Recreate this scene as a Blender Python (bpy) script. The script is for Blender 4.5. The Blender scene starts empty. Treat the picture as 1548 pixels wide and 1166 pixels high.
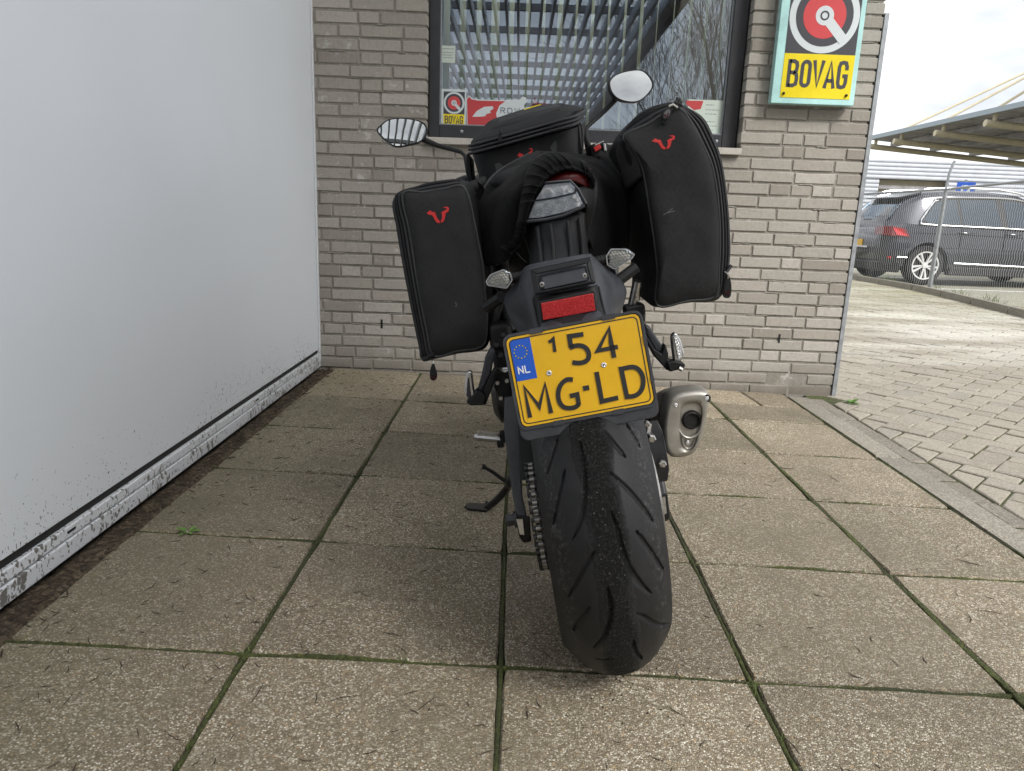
import bpy, bmesh, math, random
from mathutils import Vector as V, Matrix
from mathutils.bvhtree import BVHTree
from mathutils import noise as mnoise
random.seed(11)
sc = bpy.context.scene
COL = sc.collection
PI = math.pi

# ------------------------------------------------------------------ camera
FPX, PITCH, YAW, ROLL, CAMH = 1098.269, .2296, -.0011, .0367, .8635
_cp, _sp, _cy, _sy = math.cos(PITCH), math.sin(PITCH), math.cos(YAW), math.sin(YAW)
CF = V((_sy*_cp, _cy*_cp, -_sp))
_r0 = V((_cy, -_sy, 0)); _u0 = _r0.cross(CF)
CR = _r0*math.cos(ROLL) + _u0*math.sin(ROLL)
CU = -_r0*math.sin(ROLL) + _u0*math.cos(ROLL)
CC = V((0, 0, CAMH))
cam = bpy.data.cameras.new('camera')
cam.sensor_width = 36
cam.lens = 36*FPX/1548
cam.clip_start = .05
cam.clip_end = 2000
camo = bpy.data.objects.new('camera', cam)
COL.objects.link(camo)
camo.matrix_world = Matrix(((CR.x, CU.x, -CF.x, CC.x), (CR.y, CU.y, -CF.y, CC.y), (CR.z, CU.z, -CF.z, CC.z), (0, 0, 0, 1)))
sc.camera = camo

# ------------------------------------------------------------------ sky, sun, exposure
SUN_EL, SUN_AZ = math.radians(46), math.radians(142)      # azimuth clockwise from +Y: the sun stands to the right and slightly behind
w = bpy.data.worlds.new('World'); sc.world = w; w.use_nodes = True
nt = w.node_tree; nt.nodes.clear()
def wn(t, **k):
    n = nt.nodes.new(t)
    for a, b in k.items(): setattr(n, a, b)
    return n
sky = wn('ShaderNodeTexSky', sky_type='NISHITA', sun_disc=False, sun_elevation=SUN_EL, sun_rotation=SUN_AZ, air_density=1, dust_density=3, ozone_density=1)
tc = wn('ShaderNodeTexCoord')
mp = wn('ShaderNodeMapping'); mp.inputs['Scale'].default_value = (1, 1, 3.2)
nz = wn('ShaderNodeTexNoise'); nz.inputs['Scale'].default_value = 2.6; nz.inputs['Detail'].default_value = 6; nz.inputs['Roughness'].default_value = .55
rp = wn('ShaderNodeValToRGB')
rp.color_ramp.elements[0].position = .32; rp.color_ramp.elements[0].color = (3.0, 3.15, 3.4, 1)
rp.color_ramp.elements[1].position = .66; rp.color_ramp.elements[1].color = (7.0, 7.0, 7.0, 1)
mx = wn('ShaderNodeMix', data_type='RGBA'); mx.inputs[0].default_value = .92
bg = wn('ShaderNodeBackground'); bg.inputs['Strength'].default_value = .10
wo = wn('ShaderNodeOutputWorld')
L = nt.links.new
L(tc.outputs['Generated'], mp.inputs[0]); L(mp.outputs[0], nz.inputs[0]); L(nz.outputs[0], rp.inputs[0])
L(sky.outputs[0], mx.inputs[6]); L(rp.outputs[0], mx.inputs[7]); L(mx.outputs[2], bg.inputs['Color']); L(bg.outputs[0], wo.inputs['Surface'])
sun = bpy.data.lights.new('sun', 'SUN'); sun.energy = 1.5; sun.angle = math.radians(20); sun.color = (1, .98, .95)
suno = bpy.data.objects.new('sun', sun); COL.objects.link(suno)
sd = V((math.sin(SUN_AZ)*math.cos(SUN_EL), math.cos(SUN_AZ)*math.cos(SUN_EL), math.sin(SUN_EL)))
suno.rotation_euler = (-sd).to_track_quat('-Z', 'Y').to_euler()
sc.view_settings.view_transform = 'Standard'; sc.view_settings.look = 'None'
sc.view_settings.gamma = 1; sc.view_settings.use_curve_mapping = False
sc.view_settings.exposure = 1.45
sc.render.engine = 'CYCLES'
sc.cycles.max_bounces = 8; sc.cycles.transparent_max_bounces = 16

# ------------------------------------------------------------------ measuring helpers: where things stand in the place
def ray(x, y): return CR*((x-774)/FPX) + CU*((583-y)/FPX) + CF
def hit(x, y, P, n):
    d = ray(x, y); return CC + d*(((P-CC).dot(n))/d.dot(n))
def gz(x): return -.0202*max(-3., min(x, 2.6))
def atY(x, y, Y): return hit(x, y, V((0, Y, 0)), V((0, 1, 0)))
def grd(x, y):
    p = hit(x, y, V((0, 0, 0)), V((.0202, 0, 1)))
    if p.x > 2.6: p = hit(x, y, V((0, 0, gz(3))), V((0, 0, 1)))
    return p
# wall frame: u along the wall, z up, o outwards
SK = 0.0; WY = 3.8868
WN = V((-SK, 1, 0)).normalized(); WU = V((1, SK, 0)).normalized(); WP = V((0, WY, 0))
def wall(u, z, o=0): return WP + WU*u - WN*o + V((0, 0, z))
def Wl(x, y, o=0):
    p = hit(x, y, WP-WN*o, WN); return (p-WP).dot(WU), p.z
# motorcycle frame: x right, y forward, z up along the lean
LEAN = math.radians(11)
BO = V((.231, 1.36, gz(.231)))
BR, BF, BU = V((math.cos(LEAN), 0, math.sin(LEAN))), V((0, 1, 0)), V((-math.sin(LEAN), 0, math.cos(LEAN)))
BM = Matrix(((BR.x, BF.x, BU.x, BO.x), (BR.y, BF.y, BU.y, BO.y), (BR.z, BF.z, BU.z, BO.z), (0, 0, 0, 1)))
BMI = BM.inverted()
def K(x, y, fy): return BMI @ hit(x, y, BO+BF*fy, BF)
def KP(x, y, P, n):                      # same on an arbitrary plane given in the motorcycle frame
    return BMI @ hit(x, y, BM @ P, BM.to_3x3() @ n)

# ------------------------------------------------------------------ materials
def new_mat(name):
    m = bpy.data.materials.new(name); m.use_nodes = True
    return m, m.node_tree, m.node_tree.nodes['Principled BSDF']
def nd(t, typ, ins=None, **k):
    n = t.nodes.new('ShaderNode'+typ)
    for a, b in k.items(): setattr(n, a, b)
    for a, b in (ins or {}).items():
        if hasattr(b, 'is_linked'): t.links.new(b, n.inputs[a])
        else: n.inputs[a].default_value = b
    return n
def ramp(t, fac, stops, interp='LINEAR'):
    n = t.nodes.new('ShaderNodeValToRGB'); t.links.new(fac, n.inputs[0])
    e = n.color_ramp.elements; n.color_ramp.interpolation = interp
    while len(e) < len(stops): e.new(.5)
    for k, (p, c) in enumerate(stops):
        e[k].position = p; e[k].color = (c, c, c, 1) if not hasattr(c, '__len__') else (*c, 1)
    return n.outputs[0]
def mix(t, fac, a, b, mode='MIX'):
    n = t.nodes.new('ShaderNodeMix'); n.data_type = 'RGBA'; n.blend_type = mode
    for i, val in ((0, fac), (6, a), (7, b)):
        if hasattr(val, 'is_linked'): t.links.new(val, n.inputs[i])
        else: n.inputs[i].default_value = val if not hasattr(val, '__len__') else ((*val, 1) if len(val) == 3 else val)
    return n.outputs[2]
def math_(t, op, a, b=0.0, c=None):
    n = t.nodes.new('ShaderNodeMath'); n.operation = op
    for i, val in ((0, a), (1, b), (2, c)):
        if val is None: continue
        if hasattr(val, 'is_linked'): t.links.new(val, n.inputs[i])
        else: n.inputs[i].default_value = val
    return n.outputs[0]
def bump(t, h, dist, strength=1, normal=None):
    n = nd(t, 'Bump', {'Height': h, 'Distance': dist, 'Strength': strength})
    if normal is not None: t.links.new(normal, n.inputs['Normal'])
    return n.outputs[0]
def wpos(t): return t.nodes.new('ShaderNodeNewGeometry').outputs['Position']
def opos(t): return t.nodes.new('ShaderNodeTexCoord').outputs['Object']
def noise(t, co, s, d=4, r=.55):
    return nd(t, 'TexNoise', {'Vector': co, 'Scale': s, 'Detail': d, 'Roughness': r}).outputs[0]
def rnd(t):                               # one number per object or per island
    a = t.nodes.new('ShaderNodeObjectInfo').outputs['Random']
    b = t.nodes.new('ShaderNodeNewGeometry').outputs['Random Per Island']
    return math_(t, 'FRACT', math_(t, 'ADD', a, b))
def simple(name, col, rough=.5, metal=0, nscale=None, namt=.15, bscale=None, bdist=.001, spec=None, coat=0, co='o'):
    m, t, b = new_mat(name)
    b.inputs['Roughness'].default_value = rough; b.inputs['Metallic'].default_value = metal
    if spec is not None: b.inputs['Specular IOR Level'].default_value = spec
    if coat: b.inputs['Coat Weight'].default_value = coat; b.inputs['Coat Roughness'].default_value = .05
    p = opos(t) if co == 'o' else wpos(t)
    if nscale:
        f = noise(t, p, nscale, 5, .65)
        lo = tuple(c*(1-namt) for c in col); hi = tuple(min(1, c*(1+namt)) for c in col)
        t.links.new(ramp(t, f, [(.3, lo), (.7, hi)]), b.inputs['Base Color'])
        t.links.new(ramp(t, f, [(.3, max(0, rough-.08)), (.7, min(1, rough+.08))]), b.inputs['Roughness'])
    else: b.inputs['Base Color'].default_value = (*col, 1)
    if bscale: t.links.new(bump(t, noise(t, p, bscale, 3), bdist), b.inputs['Normal'])
    return m

MAT = {}
def slab_material(name, tint, cell=300, dark=.55):
    m, t, b = new_mat(name); p = wpos(t)
    v = nd(t, 'TexVoronoi', {'Vector': p, 'Scale': cell, 'Randomness': 1.0})
    v2 = nd(t, 'TexVoronoi', {'Vector': p, 'Scale': cell*.55, 'Randomness': 1.0})
    sep = nd(t, 'SeparateColor', {0: v.outputs['Color']})
    sep2 = nd(t, 'SeparateColor', {0: v2.outputs['Color']})
    c = ramp(t, sep.outputs[0], [(0, (.085, .066, .046)), (.3, (.15, .12, .085)), (.55, (.20, .165, .122)), (.78, (.26, .225, .175)), (.9, (.40, .365, .31)), (1, (.60, .575, .53))])
    c = mix(t, ramp(t, sep2.outputs[0], [(.90, 0), (.94, .6)]), c, (.46, .43, .38))
    c = mix(t, ramp(t, sep2.outputs[1], [(.95, 0), (.97, .5)]), c, (.36, .25, .14))
    c = mix(t, ramp(t, v.outputs['Distance'], [(.30, 0), (.75, .75)]), c, (.085, .07, .05))
    n1 = noise(t, p, 1.6, 6, .6); n2 = noise(t, p, 9, 5, .6)
    c = mix(t, ramp(t, n1, [(.42, 0), (.66, dark)]), c, (.105, .088, .062))
    c = mix(t, ramp(t, n2, [(.5, 0), (.75, .35)]), c, (.13, .12, .085))
    n4 = noise(t, p, 3.7, 6, .7)
    c = mix(t, ramp(t, n4, [(.50, 0), (.62, .38), (.7, .5)]), c, (.095, .082, .058))
    # green algae bloom in the damp corner by the door
    sx = nd(t, 'SeparateXYZ', {0: p}).outputs[0]
    al = nd(t, 'MapRange', {0: math_(t, 'ADD', sx, math_(t, 'MULTIPLY', n1, .7)), 1: -.75, 2: -.2, 3: .45, 4: 0}).outputs[0]
    c = mix(t, al, c, (.085, .085, .05))
    r = rnd(t)
    c = mix(t, 1, c, ramp(t, r, [(0, tuple(x*.78 for x in tint)), (1, tuple(x*1.16 for x in tint))]), 'MULTIPLY')
    t.links.new(c, b.inputs['Base Color'])
    t.links.new(ramp(t, n1, [(.3, .78), (.7, .6)]), b.inputs['Roughness'])
    t.links.new(bump(t, math_(t, 'SUBTRACT', 1, v.outputs['Distance']), .0025, .9, bump(t, n2, .004)), b.inputs['Normal'])
    return m
MAT['slab'] = slab_material('exposed_aggregate', (1.56, 1.53, 1.41))

def brick_material():
    m, t, b = new_mat('grey_brick'); p = wpos(t); r = rnd(t)
    c = ramp(t, r, [(0, (.255, .228, .195)), (.2, (.315, .293, .255)), (.55, (.35, .328, .29)), (.8, (.325, .297, .256)), (1, (.42, .39, .35))])
    n1 = noise(t, p, 60, 6, .7); n2 = noise(t, p, 7, 5, .6); n3 = noise(t, p, 2.1, 4, .6)
    c = mix(t, ramp(t, n1, [(.45, 0), (.75, .45)]), c, (.19, .165, .14))
    # vertical drag marks of the brick's face
    mpn = nd(t, 'Mapping', {0: p, 'Scale': (140, 140, 6)}).outputs[0]
    c = mix(t, ramp(t, noise(t, mpn, 1, 3), [(.5, 0), (.8, .3)]), c, (.39, .36, .33))
    # lime bloom in patches near the inside corner
    sx, sy, sz = nd(t, 'SeparateXYZ', {0: p}).outputs
    bl = math_(t, 'MULTIPLY', ramp(t, noise(t, p, 13, 5, .7), [(.60, 0), (.68, 1)]), nd(t, 'MapRange', {0: sx, 1: -.55, 2: -.2, 3: .8, 4: .15}).outputs[0])
    c = mix(t, bl, c, (.50, .48, .46))
    ft = nd(t, 'MapRange', {0: math_(t, 'ADD', sz, math_(t, 'MULTIPLY', n2, .16)), 1: .05, 2: .2, 3: .75, 4: 0}).outputs[0]
    c = mix(t, ft, c, (.13, .11, .085))
    t.links.new(c, b.inputs['Base Color']); b.inputs['Roughness'].default_value = .88
    t.links.new(bump(t, n1, .0022, 1, bump(t, n2, .006, .6)), b.inputs['Normal'])
    return m
MAT['brick'] = brick_material()
def mortar_material():
    m, t, b = new_mat('mortar'); p = wpos(t)
    n1 = noise(t, p, 90, 5, .7); n2 = noise(t, p, 6, 5)
    c = ramp(t, n1, [(.3, (.20, .185, .158)), (.7, (.32, .30, .265))])
    c = mix(t, ramp(t, n2, [(.45, 0), (.7, .6)]), c, (.12, .11, .085))
    c = mix(t, ramp(t, noise(t, p, 15, 4, .7), [(.62, 0), (.7, .8)]), c, (.48, .46, .43))
    t.links.new(c, b.inputs['Base Color']); b.inputs['Roughness'].default_value = .95
    t.links.new(bump(t, n1, .003), b.inputs['Normal']); return m
MAT['mortar'] = mortar_material()
def paver_material():
    m, t, b = new_mat('concrete_paver'); p = wpos(t); r = rnd(t)
    c = ramp(t, r, [(0, (.26, .235, .205)), (.25, (.33, .30, .265)), (.75, (.37, .34, .30)), (.9, (.31, .29, .265)), (1, (.24, .23, .22))])
    v = nd(t, 'TexVoronoi', {'Vector': p, 'Scale': 260})
    s = nd(t, 'SeparateColor', {0: v.outputs['Color']}).outputs[0]
    c = mix(t, .45, c, ramp(t, s, [(0, (.16, .14, .115)), (.5, (.34, .31, .27)), (1, (.56, .53, .5))]))
    n1 = noise(t, p, 1.1, 6, .6); n2 = noise(t, p, 16, 5, .65)
    c = mix(t, ramp(t, n2, [(.52, 0), (.75, .4)]), c, (.2, .19, .13))
    # spilt lime: long pale streaks on the roadway
    mpn = nd(t, 'Mapping', {0: p, 'Rotation': (0, 0, .95), 'Scale': (.42, 1.5, 1), 'Location': (.35, .1, 0)}).outputs[0]
    st = noise(t, mpn, .8, 5, .6)
    sy = nd(t, 'SeparateXYZ', {0: p}).outputs[1]
    lim = nd(t, 'MapRange', {0: sy, 1: 3.6, 2: 5.5, 3: 0, 4: 1}).outputs[0]
    c = mix(t, math_(t, 'MULTIPLY', lim, ramp(t, st, [(.46, 0), (.66, .85)])), c, (.66, .65, .63))
    far = nd(t, 'MapRange', {0: sy, 1: 6.5, 2: 11, 3: 0, 4: .5}).outputs[0]
    c = mix(t, math_(t, 'MULTIPLY', far, ramp(t, n1, [(.35, .4), (.6, 1)])), c, (.30, .30, .17))
    c = mix(t, 1, c, (.84, .825, .755), 'MULTIPLY')
    t.links.new(c, b.inputs['Base Color']); b.inputs['Roughness'].default_value = .85
    t.links.new(bump(t, s, .0015, .8, bump(t, n2, .003)), b.inputs['Normal']); return m
MAT['paver'] = paver_material()
def speck_material(name, base, cell, amt=.4, rough=.85):
    m, t, b = new_mat(name); p = wpos(t)
    v = nd(t, 'TexVoronoi', {'Vector': p, 'Scale': cell}); s = nd(t, 'SeparateColor', {0: v.outputs['Color']}).outputs[0]
    c = ramp(t, s, [(0, tuple(x*(1-amt) for x in base)), (.6, base), (1, tuple(min(1, x*(1+amt)) for x in base))])
    n = noise(t, p, 5, 6, .6)
    c = mix(t, ramp(t, n, [(.45, 0), (.7, .4)]), c, tuple(x*.6 for x in base))
    t.links.new(c, b.inputs['Base Color']); b.inputs['Roughness'].default_value = rough
    t.links.new(bump(t, s, .0015, .8, bump(t, n, .004)), b.inputs['Normal']); return m
MAT['kerb'] = speck_material('kerb_concrete', (.25, .229, .188), 230)
MAT['clinker'] = speck_material('worn_clinker', (.20, .178, .145), 200)
MAT['earth'] = speck_material('soil', (.085, .064, .042), 120, .7, .95)
MAT['asphalt'] = speck_material('lot_paving', (.27, .26, .20), 90, .3)
MAT['sand'] = speck_material('joint_sand', (.06, .066, .03), 200, .5, .95)
def moss_material():
    m, t, b = new_mat('moss'); p = wpos(t)
    n1 = noise(t, p, 150, 4, .7); n2 = noise(t, p, 3.1, 4)
    c = ramp(t, n1, [(.3, (.020, .028, .009)), (.55, (.075, .088, .024)), (.75, (.17, .175, .045))])
    c = mix(t, ramp(t, n2, [(.40, .8), (.58, .0)]), c, ramp(t, n1, [(.3, (.018, .020, .01)), (.7, (.06, .066, .028))]))
    t.links.new(c, b.inputs['Base Color']); b.inputs['Roughness'].default_value = .95
    t.links.new(bump(t, n1, .006), b.inputs['Normal']); return m
MAT['moss'] = moss_material()
def panel_material(name, base, dens, zlim):
    """white coated sheet, with mud splashed up from the ground in small flecks"""
    m, t, b = new_mat(name); p = wpos(t)
    sz = nd(t, 'SeparateXYZ', {0: p}).outputs[2]
    mpn = nd(t, 'Mapping', {0: p, 'Scale': (1, 1, .55)}).outputs[0]
    wob = nd(t, 'TexNoise', {'Vector': p, 'Scale': 40, 'Detail': 3})
    wv = nd(t, 'VectorMath', {0: mpn, 1: nd(t, 'VectorMath', {0: wob.outputs['Color'], 'Scale': .03}, operation='SCALE').outputs[0]}, operation='ADD').outputs[0]
    c = (*base,)
    up = nd(t, 'MapRange', {0: sz, 1: .0, 2: zlim, 3: 1, 4: 0}).outputs[0]
    clump = ramp(t, noise(t, p, 3.5, 4, .6), [(.35, .35), (.65, 1.1)])
    fac = None
    for scale, k in ((60, .40), (150, .46)):
        v = nd(t, 'TexVoronoi', {'Vector': wv, 'Scale': scale})
        cell = nd(t, 'SeparateColor', {0: v.outputs['Color']}).outputs[0]
        size = math_(t, 'MULTIPLY', math_(t, 'MULTIPLY', math_(t, 'POWER', up, 1.6), clump), k*dens)
        on = math_(t, 'LESS_THAN', v.outputs['Distance'], math_(t, 'MULTIPLY', size, math_(t, 'POWER', cell, 1.5)))
        fac = on if fac is None else math_(t, 'MAXIMUM', fac, on)
    n = noise(t, p, 2, 5, .6)
    col = mix(t, ramp(t, n, [(.4, 0), (.75, .12)]), c, tuple(x*.8 for x in base))
    col = mix(t, math_(t, 'MULTIPLY', fac, .85), col, (.055, .045, .03))
    # dried film low down
    col = mix(t, math_(t, 'MULTIPLY', math_(t, 'POWER', up, 3.0), .22), col, (.25, .22, .17))
    t.links.new(col, b.inputs['Base Color']); b.inputs['Roughness'].default_value = .38
    return m
MAT['panel'] = panel_material('white_coated_panel', (.80, .845, .90), 1.6, .52)
MAT['rail'] = panel_material('white_aluminium', (.74, .77, .81), 1.9, .45)
MAT['rubber'] = simple('rubber_seal', (.012, .012, .013), .6)
MAT['frame'] = simple('dark_grey_frame', (.028, .029, .033), .45, nscale=20, namt=.2)
MAT['sill'] = simple('sill_stone', (.46, .43, .38), .7, nscale=40, namt=.12)
MAT['zinc'] = simple('galvanised_steel', (.30, .315, .33), .5, .5, nscale=25, namt=.2)
MAT['room'] = simple('room_plaster', (.14, .15, .175), .9)
def blind_material():
    m = bpy.data.materials.new('blind_fabric'); m.use_nodes = True; t = m.node_tree; t.nodes.clear()
    a = nd(t, 'BsdfDiffuse', {'Color': (.93, .95, .84, 1)}); b = nd(t, 'BsdfTranslucent', {'Color': (.93, .95, .84, 1)})
    nd(t, 'OutputMaterial', {0: nd(t, 'MixShader', {0: .6, 1: a.outputs[0], 2: b.outputs[0]}).outputs[0]}); return m
MAT['blind'] = blind_material()
def glass_material(name, refl, tint=(1, 1, 1), rough=0.0):
    m = bpy.data.materials.new(name); m.use_nodes = True; t = m.node_tree; t.nodes.clear()
    tr = nd(t, 'BsdfTransparent', {'Color': (*tint, 1)}); gl = nd(t, 'BsdfGlossy', {'Roughness': rough, 'Color': (.74, .87, 1, 1)})
    fr = nd(t, 'Fresnel', {'IOR': 1.5}).outputs[0]
    f = math_(t, 'MULTIPLY_ADD', fr, 1.2, refl)
    mxs = nd(t, 'MixShader', {0: f, 1: tr.outputs[0], 2: gl.outputs[0]})
    o = nd(t, 'OutputMaterial', {0: mxs.outputs[0]}); return m
MAT['pane'] = glass_material('window_glass', .135, (.98, 1, .99))
MAT['car_glass'] = glass_material('car_glass', .10, (.06, .075, .075))
MAT['lens'] = glass_material('clear_lens', .05, (.93, .93, .93), .05)
def cordura(name, col, scale=1500, rough=.72):
    m, t, b = new_mat(name); p = opos(t)
    w1 = nd(t, 'TexWave', {'Vector': p, 'Scale': scale/6.28, 'Distortion': 0}, wave_type='BANDS', bands_direction='X').outputs['Color']
    w2 = nd(t, 'TexWave', {'Vector': p, 'Scale': scale/6.28, 'Distortion': 0}, wave_type='BANDS', bands_direction='Z').outputs['Color']
    h = math_(t, 'MULTIPLY', w1, w2)
    n = noise(t, p, 14, 6, .65); n2 = noise(t, p, 400, 2)
    c = ramp(t, n, [(.3, tuple(x*.75 for x in col)), (.7, tuple(x*1.35 for x in col))])
    c = mix(t, ramp(t, noise(t, p, 55, 4, .8), [(.72, 0), (.8, .5)]), c, (.10, .10, .095))
    c = mix(t, math_(t, 'MULTIPLY', h, .22), c, tuple(x*2.4 for x in col))
    t.links.new(c, b.inputs['Base Color']); b.inputs['Roughness'].default_value = rough
    b.inputs['Specular IOR Level'].default_value = .35
    t.links.new(bump(t, h, .0008, .6, bump(t, n, .006, .7)), b.inputs['Normal']); return m
MAT['cordura'] = cordura('woven_black_nylon', (.0115, .0117, .0125), 850)
MAT['nylon'] = simple('smooth_black_nylon', (.0105, .0107, .0115), .68, nscale=18, namt=.35, bscale=300, bdist=.0008, spec=.3)
MAT['zip'] = simple('zip_tape', (.012, .012, .015), .55, nscale=60, namt=.3, bscale=900, bdist=.0008)
MAT['piping'] = simple('bag_piping', (.02, .02, .021), .5, nscale=50, namt=.3)
def velvet():
    m, t, b = new_mat('black_velour'); p = opos(t)
    n = noise(t, p, 22, 5, .6); n2 = noise(t, p, 500, 2)
    t.links.new(ramp(t, n, [(.3, (.0025, .0025, .003)), (.75, (.006, .006, .0065))]), b.inputs['Base Color'])
    b.inputs['Roughness'].default_value = .95; b.inputs['Specular IOR Level'].default_value = .1
    b.inputs['Sheen Weight'].default_value = .05; b.inputs['Sheen Roughness'].default_value = .4
    t.links.new(bump(t, n, .006, .5), b.inputs['Normal']); return m
MAT['velour'] = velvet()
def plastic(name, col, rough, grain=900):
    return simple(name, col, rough, nscale=35, namt=.25, bscale=grain, bdist=.0003)
MAT['black_plastic'] = simple('black_plastic', (.010, .010, .011), .5, nscale=35, namt=.25, bscale=900, bdist=.0003, spec=.3)
MAT['grey_plastic'] = simple('dark_grey_plastic', (.034, .036, .043), .45, nscale=35, namt=.25, bscale=900, bdist=.0003, spec=.4)
MAT['plate_holder'] = plastic('plate_holder_plastic', (.034, .036, .043), .5)
MAT['paint_black'] = simple('black_powder_coat', (.012, .012, .013), .32, nscale=30, namt=.3)
MAT['grey_paint'] = simple('grey_engine_paint', (.034, .035, .038), .4, .3, nscale=30, namt=.3)
MAT['alu'] = simple('bare_aluminium', (.55, .55, .55), .32, 1, nscale=60, namt=.2)
MAT['chain_steel'] = simple('oily_chain_steel', (.30, .29, .27), .4, .9, nscale=90, namt=.4)
MAT['softshell'] = simple('charcoal_softshell', (.026, .025, .0235), .8, nscale=16, namt=.2, bscale=300, bdist=.0006)
MAT['bag_window'] = simple('grey_mesh_panel', (.028, .033, .033), .6)
MAT['steel'] = simple('zinc_steel', (.48, .47, .45), .38, 1, nscale=80, namt=.3)
MAT['muffler'] = simple('muffler_cap', (.38, .36, .32), .42, .65, nscale=30, namt=.15)
MAT['muffler_body'] = simple('muffler_body', (.10, .096, .088), .38, .8, nscale=20, namt=.25)
MAT['soot'] = simple('soot_black', (.006, .006, .006), .7)
MAT['mirror'] = simple('mirror_glass', (.37, .385, .385), .01, 1)
MAT['red'] = simple('red_print', (.52, .02, .02), .6)
MAT['red_paint'] = simple('red_lacquer', (.06, .003, .004), .4, spec=.25)
def reflector():
    m, t, b = new_mat('red_reflector'); p = opos(t)
    v = nd(t, 'TexVoronoi', {'Vector': p, 'Scale': 700})
    s = nd(t, 'SeparateColor', {0: v.outputs['Color']}).outputs[0]
    t.links.new(ramp(t, s, [(0, (.30, .006, .008)), (.6, (.42, .012, .013)), (1, (.55, .03, .028))]), b.inputs['Base Color'])
    b.inputs['Roughness'].default_value = .22
    t.links.new(bump(t, v.outputs['Distance'], .001, .6), b.inputs['Normal']); return m
MAT['reflector'] = reflector()
MAT['plate_yellow'] = simple('plate_yellow', (.70, .40, .004), .42, nscale=12, namt=.07, coat=.25)
MAT['plate_blue'] = simple('plate_blue', (.008, .085, .48), .42, coat=.25)
MAT['ink'] = simple('black_ink', (.014, .014, .014), .5)
MAT['white'] = simple('white_print', (.78, .78, .76), .5)
MAT['tag_grey'] = simple('grey_rubber_tag', (.11, .11, .115), .5)
MAT['silver'] = simple('silver_reflector', (.75, .75, .76), .22, .8, bscale=260, bdist=.003)
def lamp_mat():
    m, t, b = new_mat('faceted_lamp_silver'); p = opos(t)
    v = nd(t, 'TexVoronoi', {'Vector': p, 'Scale': 150}); n = noise(t, p, 70, 3, .6)
    b.inputs['Metallic'].default_value = .1; b.inputs['Roughness'].default_value = .2
    t.links.new(ramp(t, n, [(.35, (.72, .72, .72)), (.6, (.98, .98, .98))]), b.inputs['Base Color'])
    t.links.new(bump(t, v.outputs['Distance'], .0016, .8), b.inputs['Normal']); return m
MAT['lamp_silver'] = lamp_mat()
MAT['alloy'] = simple('silver_alloy', (.66, .66, .65), .4, .25)
def led_mat():
    m, t, b = new_mat('led_dome'); b.inputs['Base Color'].default_value = (.75, .72, .62, 1); b.inputs['Roughness'].default_value = .15; return m
MAT['led'] = led_mat()
def tyre_material():
    m, t, b = new_mat('tyre_rubber'); p = opos(t)
    sx = nd(t, 'SeparateXYZ', {0: p}).outputs[0]
    n1 = noise(t, p, 260, 4, .75); n2 = noise(t, p, 20, 5, .6); n3 = noise(t, p, 620, 2)
    # the squared-off middle is scuffed into black crumbs; the shoulders keep their grey bloom
    ctr = nd(t, 'MapRange', {0: math_(t, 'ADD', math_(t, 'ABSOLUTE', math_(t, 'ADD', sx, .0)), math_(t, 'MULTIPLY', n2, .035)), 1: .036, 2: .05, 3: 1, 4: 0}).outputs[0]
    c = ramp(t, n2, [(.3, (.0075, .0075, .008)), (.7, (.0155, .0155, .017))])
    c = mix(t, ctr, c, ramp(t, n1, [(.44, (.002, .002, .002)), (.56, (.010, .010, .010)), (.70, (.075, .075, .072))]))
    ax = math_(t, 'ABSOLUTE', sx)
    edge = math_(t, 'MULTIPLY', nd(t, 'MapRange', {0: ax, 1: .058, 2: .075, 3: 0, 4: 1}).outputs[0], nd(t, 'MapRange', {0: ax, 1: .082, 2: .092, 3: 1, 4: 0}).outputs[0])
    c = mix(t, math_(t, 'MULTIPLY', edge, ramp(t, noise(t, p, 120, 4, .75), [(.5, 0), (.7, .7)])), c, (.10, .098, .095))
    v = nd(t, 'TexVoronoi', {'Vector': p, 'Scale': 210}); s = nd(t, 'SeparateColor', {0: v.outputs['Color']}).outputs[0]
    dot = math_(t, 'MULTIPLY', math_(t, 'LESS_THAN', v.outputs['Distance'], .2), math_(t, 'GREATER_THAN', s, .93))
    c = mix(t, math_(t, 'MULTIPLY', dot, math_(t, 'ADD', math_(t, 'MULTIPLY', ctr, .7), .04)), c, (.36, .34, .30))
    t.links.new(c, b.inputs['Base Color'])
    t.links.new(mix(t, ctr, (.52, .52, .52), (.85, .85, .85)), b.inputs['Roughness']); b.inputs['Specular IOR Level'].default_value = .32
    h = math_(t, 'MULTIPLY', n1, ctr)
    t.links.new(bump(t, h, .012, 1, bump(t, n3, .0006)), b.inputs['Normal']); return m
MAT['tyre'] = tyre_material()
MAT['sign_yellow'] = simple('sign_yellow', (.78, .62, .004), .35, nscale=8, namt=.08)
MAT['sign_red'] = simple('sign_red', (.58, .06, .065), .35)
MAT['sign_grey'] = simple('sign_dark_grey', (.055, .055, .065), .35)
MAT['sign_white'] = simple('sign_white', (.60, .65, .66), .35)
MAT['sign_box'] = simple('sign_pale_cyan', (.42, .68, .66), .3, nscale=6, namt=.15)
MAT['paper'] = simple('paper', (.55, .62, .55), .8)
MAT['flag_red'] = simple('poster_red', (.50, .05, .055), .6)
MAT['text_grey'] = simple('print_grey', (.2, .22, .26), .7)
MAT['car_paint'] = simple('grey_metallic_paint', (.024, .026, .036), .3, .35, nscale=2, namt=.06, coat=.9)
MAT['car_black'] = simple('car_black_plastic', (.018, .018, .019), .6)
MAT['chrome'] = simple('satin_chrome', (.72, .73, .74), .25, .9)
MAT['car_tyre'] = simple('car_tyre', (.016, .016, .017), .8)
MAT['tail_red'] = simple('tail_lamp_red', (.50, .012, .018), .15, coat=.5)
MAT['tail_dark'] = simple('tail_lamp_dark', (.14, .008, .01), .15, coat=.5)
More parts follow.
